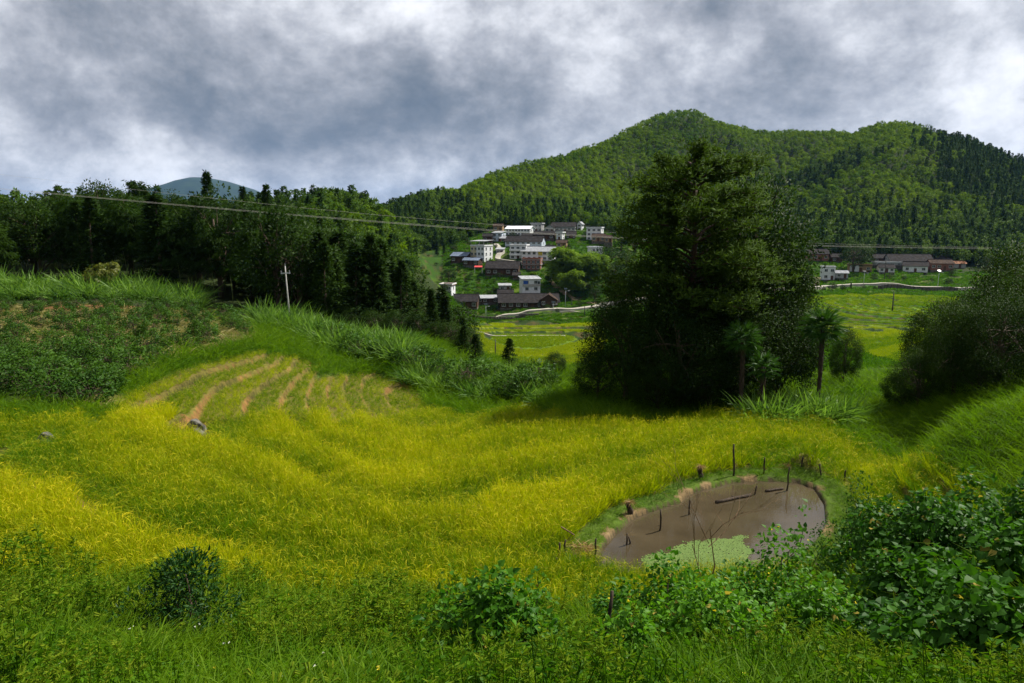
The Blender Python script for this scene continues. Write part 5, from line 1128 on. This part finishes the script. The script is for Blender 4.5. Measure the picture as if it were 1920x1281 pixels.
house(979, 1018, 487, 506, None, 'unfinished red brick house with concrete floor slab', 'brick', 'concrete', 'flat', 1, 7, -12, 2, 4, 1, .15, False, None, False, brick_extra)
house(882, 923, 462, 491, None, 'cream and white three storey house left of the lane', 'white', 'concrete', 'flat', 1, 9, -28, 3, 4, 2, .2, False, 'cream', False, loft_extra)
house(845, 886, 480, 494, 369, 'blue metal roofed shed left of the cream house', 'wood', 'bluemetal', 'gx', 1.8, 9, -20, 1, 3, name='shed')
house(868, 904, 488, 498, 362, 'lower blue roofed shed in front of cream house', 'wood', 'bluemetal', 'gx', 1.2, 6, -20, 1, 3, name='shed')
house(910, 977, 503, 517, None, 'old dark timber farmhouse with long tiled roof', 'wood', 'dark', 'gx', 3.2, 11, -8, 1, 5)
house(1043, 1065, 455, 465, None, 'tiny earth walled hut in the upper gardens', 'earth', 'brown', 'gx', 1.3, 5, -12, 1, 2, name='hut')
house(1104, 1129, 465, 495, None, 'white three storey house half hidden by bamboo', 'white', 'white', 'flat', 1, 8, 12, 3, 3, 1, .4, True, None, True)
house(974, 1013, 524, 560, 316, 'tall narrow white house with grey roof and blue screen', 'white', 'metal', 'shed', 1.0, 8, 10, 3, 2, 0, .6, False, None, False, tower_extra)
house(936, 1046, 566, 578, 303, 'wide old timber house in front of the tall white house', 'wood', 'dark', 'gx', 3.0, 12, 2, 1, 8, 1, 1.0)
house(933, 962, 556, 572, 308, 'side wing with dark tiled roof left of tall house', 'wood', 'dark', 'gx', 2.6, 9, 2, 1, 3)
house(1014, 1047, 562, 576, 301, 'gabled timber wing at right end of old house', 'wood', 'brown', 'gy', 2.2, 9, -6, 1, 3)
house(935, 958, 536, 546, None, 'small hut with grey metal roof on the slope', 'grey', 'metal', 'shed', 0.7, 5, 4, 1, 2, name='hut')
house(893, 934, 560, 568, 315, 'low long shed with light grey roof near the road', 'wood', 'metal', 'shed', 1.0, 6, 4, 1, 4, name='shed')
house(850, 897, 565, 578, 306, 'dark old house at the left end of the road row', 'wood', 'dark', 'gx', 2.6, 10, -4, 1, 4)
house(826, 852, 535, 572, 312, 'pale two storey house with red balcony behind the firs', 'white', 'rust', 'flat', 1, 7, -10, 3, 2, 1, .5, True, None, True)
for a in ((905, 925, 443, 455, 409, 'tiny dark shed at the wood edge above cream house', 'wood', 'dark', 'gx', 1.4, 5, -10, 1, 2), (930, 946, 468, 478, 384, 'small grey shed beside the village lane', 'grey', 'metal', 'shed', .8, 5, -8, 1, 2),
          (1022, 1042, 466, 475, 384, 'low white annex behind the wide metal roofed house', 'white', 'dark', 'gx', 1.5, 6, -12, 1, 2), (1062, 1082, 440, 448, 420, 'low dark barn in the upper gardens', 'wood', 'dark', 'gx', 1.8, 7, -8, 1, 3),
          (978, 1000, 444, 451, 410, 'low dark roofed house right under white roofed house', 'brick', 'dark', 'gx', 1.8, 7, -12, 1, 3), (1046, 1060, 424, 432, 452, 'small pale house with metal roof in the top row', 'white', 'metal', 'gx', 1.2, 6, -14, 1, 2),
          (1066, 1082, 428, 436, 444, 'small white gable house before the top dark roof', 'white', 'dark', 'gy', 1.6, 6, -14, 1, 2), (962, 976, 516, 522, 342, 'small timber lean to right of the old farmhouse', 'wood', 'dark', 'gx', 1.2, 5, -6, 1, 1),
          (925, 945, 424, 434, 446, 'brown hut left of the white roofed long house', 'earth', 'brown', 'gx', 1.4, 6, -10, 1, 2), (1134, 1150, 446, 455, 402, 'little brown barn right of flat roofed white house', 'earth', 'brown', 'gx', 1.4, 5, -10, 1, 2)):
    house(*a, name='house')
# right hamlet
for a in ((1560, 1582, 482, 491, 410, 'low dark barn at the top of the hamlet', 'wood', 'dark', 'gx', 1.8, 6, -10, 1, 2), (1640, 1668, 484, 492, 408, 'dark roofed barn left behind the wide farmhouse', 'wood', 'dark', 'gx', 2.0, 7, -8, 1, 3), (1568, 1592, 512, 522, 366, 'grey shed beside the small white road house', 'grey', 'metal', 'gx', 1.2, 5, -10, 1, 2), (1650, 1680, 502, 511, 380, 'small white house left before the wide farmhouse', 'white', 'dark', 'gx', 1.6, 6, -14, 1, 3), (1770, 1800, 478, 486, 412, 'dark roofed house behind the hamlet right end', 'grey', 'dark', 'gx', 2.2, 8, -10, 1, 3)):
    house(*a)
house(1543, 1568, 502, 525, 'r', 'small white two storey house beside the concrete road', 'white', 'concrete', 'flat', 1, 6, -10, 2, 2, 0, .2)
house(1595, 1637, 498, 510, 'r', 'low pale house with brown right half behind round tree', 'earth', 'brown', 'flat', 1, 6, -14, 1, 3, 1, .3, True, 'white')
house(1517, 1558, 476, 489, 'r', 'dark timber house at the upper left of the hamlet', 'brick', 'dark', 'gx', 2.6, 9, -14, 1, 4)
house(1672, 1752, 489, 499, 'r', 'wide farmhouse with long dark tiled roof in the hamlet', 'grey', 'dark', 'gx', 3.4, 12, -10, 1, 8)
house(1735, 1790, 488, 500, 402, 'dark roofed farmhouse at the right end of the hamlet', 'wood', 'dark', 'gx', 2.8, 11, -12, 1, 5)
house(1698, 1746, 499, 511, 'r', 'white gabled house at the front of the hamlet', 'white', 'dark', 'gx', 2.0, 8, -28, 1, 3, 2)
house(1747, 1790, 494, 507, 384, 'brown house with white trim right of the gabled house', 'brick', 'brown', 'gx', 1.8, 8, -12, 1, 4)
house(1643, 1692, 493, 498, 392, 'flat white canopy shed at left of the farmhouse', 'grey', 'white', 'flat', 1, 5, -6, 1, 4, 0, .4, False, name='shed')
house(1517, 1541, 524, 539, 'r', 'low concrete pavilion at the roadside by the clump', 'cream', 'concrete', 'flat', 1, 5, -20, 1, 2, 0, .5, name='pavilion')
house(1790, 1812, 494, 503, 392, 'little shed with rusty roof at hamlet edge', 'grey', 'rust', 'gx', 1.2, 5, -10, 1, 1, name='shed')
# red awning by the old farmhouse
p = P(897, 508, 350); e = empty('awning', p); m = MB().add([(-2, -1.2, 1.9), (2, -1.2, 1.9), (2, 1.2, 2.5), (-2, 1.2, 2.5), (-2, -1.2, 1.98), (2, -1.2, 1.98), (2, 1.2, 2.58), (-2, 1.2, 2.58)], [(0, 3, 2, 1), (4, 5, 6, 7), (0, 1, 5, 4), (1, 2, 6, 5), (2, 3, 7, 6), (3, 0, 4, 7)])
link('cloth', m.build('cloth', M_redp), e)
for a, b, h in ((-1.9, -1.1, 1.95), (1.9, -1.1, 1.95), (-1.9, 1.1, 2.5), (1.9, 1.1, 2.5)): link('post', MB().tube([(a, b, -1.2), (a, b, h)], 0.06, 5).build('post', M_frame), e)
tag(e, 'red cloth awning left of the old dark farmhouse', 'awning')
# roads, walls
conc = surfmat('road_concrete', (0.24, 0.22, 0.185), (0.36, 0.335, 0.285), 0.4)
def strip(name, pts, w, mat, lift=0.35, kind='structure', drop=1.6):
    pts = np.array(pts, float); s = np.linspace(0, len(pts) - 1, (len(pts) - 1) * 8 + 1); i = np.arange(len(pts)); c = np.stack([np.interp(s, i, pts[:, k]) for k in range(3)], -1)
    for _ in range(6): c[1:-1] = (c[:-2] + c[2:] + 2 * c[1:-1]) / 4
    tg = np.gradient(c, axis=0); tg[:, 2] = 0; sd = unit(np.cross(tg, [0, 0, 1])) * w / 2
    l = c + sd; r = c - sd; zt = np.maximum(np.maximum(H(l[:, 0], l[:, 1]), H(r[:, 0], r[:, 1])), H(c[:, 0], c[:, 1])) + lift
    for _ in range(4): zt[1:-1] = np.maximum(zt[1:-1], (zt[:-2] + zt[2:] + 2 * zt[1:-1]) / 4)
    l[:, 2] = r[:, 2] = zt; lb = l + sd * 0.25; rb = r - sd * 0.25; lb[:, 2] -= drop; rb[:, 2] -= drop
    n = len(c); v = np.concatenate([l, r, lb, rb]); q = [(k, k + 1, n + k + 1, n + k) for k in range(n - 1)] + [(2 * n + k, 2 * n + k + 1, k + 1, k) for k in range(n - 1)] + [(n + k, n + k + 1, 3 * n + k + 1, 3 * n + k) for k in range(n - 1)]
    return tag(link(name, mesh_np(name, v, q, None, [mat])), kind=kind)
strip('road', ROAD, 3.6, conc, 0.7, drop=2.2)
strip('lane', LANE, 2.8, conc, 0.5)
strip('path', [P(*a) for a in ((880, 634, 213), (940, 633, 214), (1000, 632, 215), (1060, 631, 216))], 1.0, conc, 0.3)
dirt = surfmat('path_earth', (0.22, 0.15, 0.08), (0.36, 0.26, 0.16), 0.5)
strip('path', [P(*a) for a in ((1030, 522, 345), (1040, 530, 338), (1062, 545, 328), (1080, 558, 318), (1100, 568, 308), (1118, 574, 300))], 2.4, dirt, 0.25)
strip('dam', [P(*a) for a in ((1050, 587, 279), (1090, 590, 276), (1140, 596, 270))], 0.8, conc, 0.5)
def swall(pts, h, lab, th=0.6):
    e = empty('stone_wall', pts[0]); m = MB(); k = 0; pts = np.array(pts)
    for a, b in zip(pts[:-1], pts[1:]):
        L = np.linalg.norm((b - a)[:2]); n = max(1, int(L / 1.3)); d = (b - a) / n
        for i in range(n):
            c = a + d * (i + 0.5); z = float(H(c[0], c[1]))
            for j in range(int(h / 0.7)):
                w = np.linalg.norm(d[:2]) * rng.uniform(.8, .97) / 2; q = MB(); m.box(c[0] - pts[0][0] - w, c[0] - pts[0][0] + w, c[1] - pts[0][1] - th / 2 - rng.uniform(0, .1), c[1] - pts[0][1] + th / 2, z - pts[0][2] - .4 + j * .7, z - pts[0][2] - .4 + j * .7 + rng.uniform(.6, .69))
    o = link('rubble', m.build('rubble', WALLM['stone']), e); o['kind'] = 'stuff'; tag(e, lab, 'wall')
swall([P(*a) for a in ((1645, 547, 318), (1700, 548, 316), (1750, 549, 314), (1795, 550, 312))], 3.0, 'dark rubble retaining wall below the right road')
swall([P(*a) for a in ((872, 602, 262), (910, 601, 264), (960, 600, 266), (1010, 597, 270))], 2.2, 'dark rubble wall between village road and paddies')
# trees and bushes of the village
VT = ((1058, 472, 336, 'c', 'bright bamboo thicket left of the half hidden white house'), (1080, 455, 333, 'c', 'tallest bright bamboo thicket in the village centre'), (1100, 470, 330, 'c', 'bamboo thicket at the right of the village gardens'), (1070, 500, 322, 'c', 'lower bamboo thicket above the dirt path'),
      (1140, 462, 345, 'b', 'dark round tree right of the half hidden white house'), (1150, 490, 330, 'b', 'dark tree beneath the round tree by white house'), (1165, 430, 400, 'b', 'yellowish tree behind the white flat roofed house'), (1190, 425, 402, 'b', 'tree between white flat house and central pine'), (1175, 470, 350, 'b', 'dark tree touching the left side of the clump'),
      (1160, 530, 300, 'b', 'dark tree above road end left of the clump'), (1185, 510, 300, 'b', 'tree above the road just left of clump'), (1000, 508, 345, 'c', 'banana green thicket below the red brick house'), (980, 512, 342, 'c', 'thicket right of the old dark farmhouse'), (1030, 515, 340, 'c', 'thicket above the tall narrow white house'),
      (842, 503, 345, 'b', 'round bush tree in the fields left of the old farmhouse'), (820, 452, 400, 'f', 'slim fir in the fields left of the village'), (833, 456, 398, 'f', 'second slim fir in the fields left of the village'), (930, 458, 395, 'b', 'round tree between cream house and lane'),
      (1115, 540, 305, 'b', 'bush tree above the dirt path bend'), (1045, 590, 275, 'b', 'low bush below the village road'), (870, 590, 272, 'b', 'dark bush at left end of road below old house'), (1490, 455, 410, 'b', 'tree behind the clump at the hamlet left'), (1600, 453, 384, 'b', 'large round dark tree standing in the right hamlet'), (1612, 458, 395, 'b', 'lighter tree behind the large round hamlet tree'),
      (1560, 530, 322, 'b', 'low tree in the hedge below the right road'), (1580, 534, 320, 'b', 'second low tree in the hedge below the right road'), (1595, 530, 318, 'f', 'pointed tree in the hedge below the right road'), (1620, 540, 318, 'b', 'bush at the right of the hedge below road'), (1640, 542, 317, 'b', 'last bush of the hedge below right road'), (1545, 540, 325, 'b', 'first bush of the hedge below right road'),
      (1480, 480, 360, 'b', 'tree showing right of the clump before the hamlet'), (1500, 500, 340, 'b', 'dark tree beside the roadside pavilion'), (1830, 470, 400, 'b', 'dark tree between hamlet and right edge trees'), (1850, 480, 380, 'b', 'tree half hidden behind right edge trees'))
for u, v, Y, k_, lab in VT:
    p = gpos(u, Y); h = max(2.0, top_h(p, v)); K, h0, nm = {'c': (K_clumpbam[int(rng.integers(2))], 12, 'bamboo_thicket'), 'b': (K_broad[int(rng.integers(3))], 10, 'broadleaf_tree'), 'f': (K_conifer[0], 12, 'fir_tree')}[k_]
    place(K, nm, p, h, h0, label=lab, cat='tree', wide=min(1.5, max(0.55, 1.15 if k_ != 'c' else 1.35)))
nb2 = 0
for u, v0, v1 in ((770, 470, 560), ):
    pass
for i in range(110):
    Y = rng.uniform(285, 440); u = rng.uniform(790, 1135) if i < 80 else rng.uniform(1540, 1810); 
    if u > 1500: Y = rng.uniform(345, 440)
    p = gpos(u, Y); h = rng.uniform(1.2, 3.4)
    place(K_broad[i % 3], 'garden_bush', p, h, 10, label='small green bush among the village gardens' if u < 1500 else 'small green bush among the hamlet gardens', cat='bush', group='bushes of the village gardens' if u < 1500 else 'bushes of the hamlet gardens', wide=1.5)
# ------------------------------------------------------------------ poles, lamps, wires
conc_pole = surfmat('pole_concrete', (0.30, 0.29, 0.27), (0.44, 0.43, 0.40), 3); dark_pole = surfmat('dark_pole', (0.05, 0.045, 0.04), (0.10, 0.09, 0.08), 3); wire_m = plain('aluminium_wire', (0.40, 0.38, 0.34), 0.5); steel = plain('galvanised_steel', (0.45, 0.47, 0.5), 0.4)
def upole(u, vt, Y, r, lab, arm=1.1, mat=conc_pole, lean=0.0, vb=None):
    p = gpos(u, Y); h = top_h(p, vt); e = empty('utility_pole', p); e.rotation_euler = (0, lean, 0)
    link('shaft', MB().tube([(0, 0, -0.5), (0, 0, h * .5), (0, 0, h)], [r * 1.25, r, r * .7], 9).build('shaft', mat, True), e)
    if arm:
        a = link('cross_arm', MB().box(-arm / 2, arm / 2, -.12, -.04, h - .75, h - .63).build('cross_arm', steel), e)
        for x in (-arm * .45, arm * .45): link('insulator', MB().tube([(x, -.08, h - .629), (x, -.08, h - .55), (x, -.08, h - .40)], [.02, .04, .02], 6).build('insulator', WALLM['grey']), a)
        link('insulator', MB().tube([(0, 0, h + .003), (0, 0, h + .25)], [.035, .025], 6).build('insulator', WALLM['grey']), a)
    return tag(e, lab, 'pole')
upole(545, 499, 67, 0.075, 'concrete utility pole with cross arm above the reeds', 0.9, lean=-0.035)
upole(929, 636, 165, 0.16, 'dark pole standing in the valley paddies near the firs', 0, dark_pole)
upole(1096, 574, 262, 0.18, 'dark pole at the edge of paddies near the clump', 0, dark_pole)
upole(1673, 547, 235, 0.20, 'dark pole in the right hand paddies', 0, dark_pole)
upole(1658, 484, 360, 0.2, 'pole by the hamlet road between lamp and farmhouse', 0, dark_pole)
upole(1072, 560, 297, 0.15, 'thin pole on the bank above the village road', 0, dark_pole)
upole(924, 462, 378, 0.15, 'white pole at the corner of the cream house', 0, conc_pole)
def lamp(u, vt, Y, lab):
    p = gpos(u, Y); h = top_h(p, vt); e = empty('street_lamp', p)
    link('shaft', MB().tube([(0, 0, -.4), (0, 0, h)], [.13, .08], 8).build('lamp_shaft', steel, True), e)
    a = link('solar_panel', MB().add([(-.7, -.5, h + .02), (.7, -.5, h + .02), (.7, .5, h + .6), (-.7, .5, h + .6), (-.7, -.5, h + .10), (.7, -.5, h + .10), (.7, .5, h + .68), (-.7, .5, h + .68)], [(0, 3, 2, 1), (4, 5, 6, 7), (0, 1, 5, 4), (1, 2, 6, 5), (2, 3, 7, 6), (3, 0, 4, 7)]).build('solar_panel', M_glass), e)
    link('lamp_arm', MB().tube([(0, 0, h - .8), (.6, -.2, h - .55), (1.3, -.4, h - .5)], .04, 5).build('lamp_arm', steel), e); link('lamp_head', MB().box(1.1, 1.8, -.55, -.25, h - .56, h - .44).build('lamp_head', WALLM['white']), e)
    tag(e, lab, 'street lamp', 'solar street lamps')
lamp(1619, 510, 342, 'solar street lamp beside the road below round tree'); lamp(1758, 509, 334, 'solar street lamp right of the farmhouse on the road'); lamp(1060, 543, 300, 'solar street lamp on the slope right of old house'); lamp(1037, 568, 284, 'street lamp by the village road front of old house'); lamp(911, 572, 292, 'street lamp at the left end of the village road')
def wire(pts, A, B, r, lab):
    """cable over the plan line A-B whose picture course is pts (hung between poles outside the frame)"""
    us = np.linspace(pts[0][0], pts[-1][0], 60); vs = np.interp(us, [a for a, _ in pts], [b for _, b in pts])
    for _ in range(30): vs[1:-1] = (vs[:-2] + vs[2:] + 2 * vs[1:-1]) / 4
    C = []
    for u, v in zip(us, vs):
        d = ray(u, v); den = d[0] * (B[1] - A[1]) - d[1] * (B[0] - A[0]); tt = (A[0] * (B[1] - A[1]) - A[1] * (B[0] - A[0])) / den; C.append(d * tt)
    C = np.array(C); rr_ = np.linspace(r, r * 2.6, len(C)); m = MB(); m.tube(C - C[0], rr_, 5); tag(link('power_cable', m.build('power_cable', wire_m, True), loc=C[0]), lab, 'cable', 'power cables over the valley')
A = (-52, 64); B = (175, 250)
wire([(-60, 320), (0, 328), (300, 361), (600, 394), (920, 422), (1200, 440), (1500, 457), (1860, 464)], A, B, 0.006, 'upper thin power cable crossing the whole valley')
wire([(-60, 349), (0, 356), (130, 367), (500, 400), (920, 434), (1200, 450), (1480, 462), (1860, 467)], (A[0], A[1] - 1), (B[0], B[1] - 1), 0.008, 'lower power cable of the close pair')
wire([(-60, 347.5), (0, 354.5), (130, 365.5), (500, 398.3), (920, 432), (1200, 448.3), (1480, 460.5), (1860, 465.5)], (A[0], A[1] + 1), (B[0], B[1] + 1), 0.008, 'upper power cable of the close pair')

# ------------------------------------------------------------------ air: light summer haze that turns the far mountain blue
hz_m, t = newmat('haze_air'); o_ = t.nodes.new('ShaderNodeOutputMaterial'); pv_ = t.nodes.new('ShaderNodeVolumePrincipled')
pv_.inputs['Color'].default_value = (0.22, 0.50, 1.0, 1); pv_.inputs['Density'].default_value = 0.000022; pv_.inputs['Anisotropy'].default_value = 0.2
t.links.new(pv_.outputs[0], o_.inputs['Volume'])
tag(link('haze', MB().box(-16000, 16000, -14000, 16000, -140, 900).build('haze', hz_m)), 'thin blue summer haze lying over the valley', 'haze', kind='stuff')
# ------------------------------------------------------------------ labels of look-alikes: row from the front, place from the left
bpy.context.view_layer.update()
same = {}
for o in SC.objects:
    if o.parent is None and 'label' in o and o.get('kind') is None: same.setdefault(o['label'], []).append(o)
for lab, obs in same.items():
    if len(obs) < 2: continue
    obs.sort(key=lambda o: o.location.y); rows = [obs[i:i + 20] for i in range(0, len(obs), 20)]
    for ri, row in enumerate(rows):
        row.sort(key=lambda o: o.location.x / max(o.location.y, 1))
        for k, o in enumerate(row):
            o['label'] = lab + ', ' + ORD[k] + ' from left' + ('' if len(rows) == 1 else ' in ' + ORD[ri] + ' row')
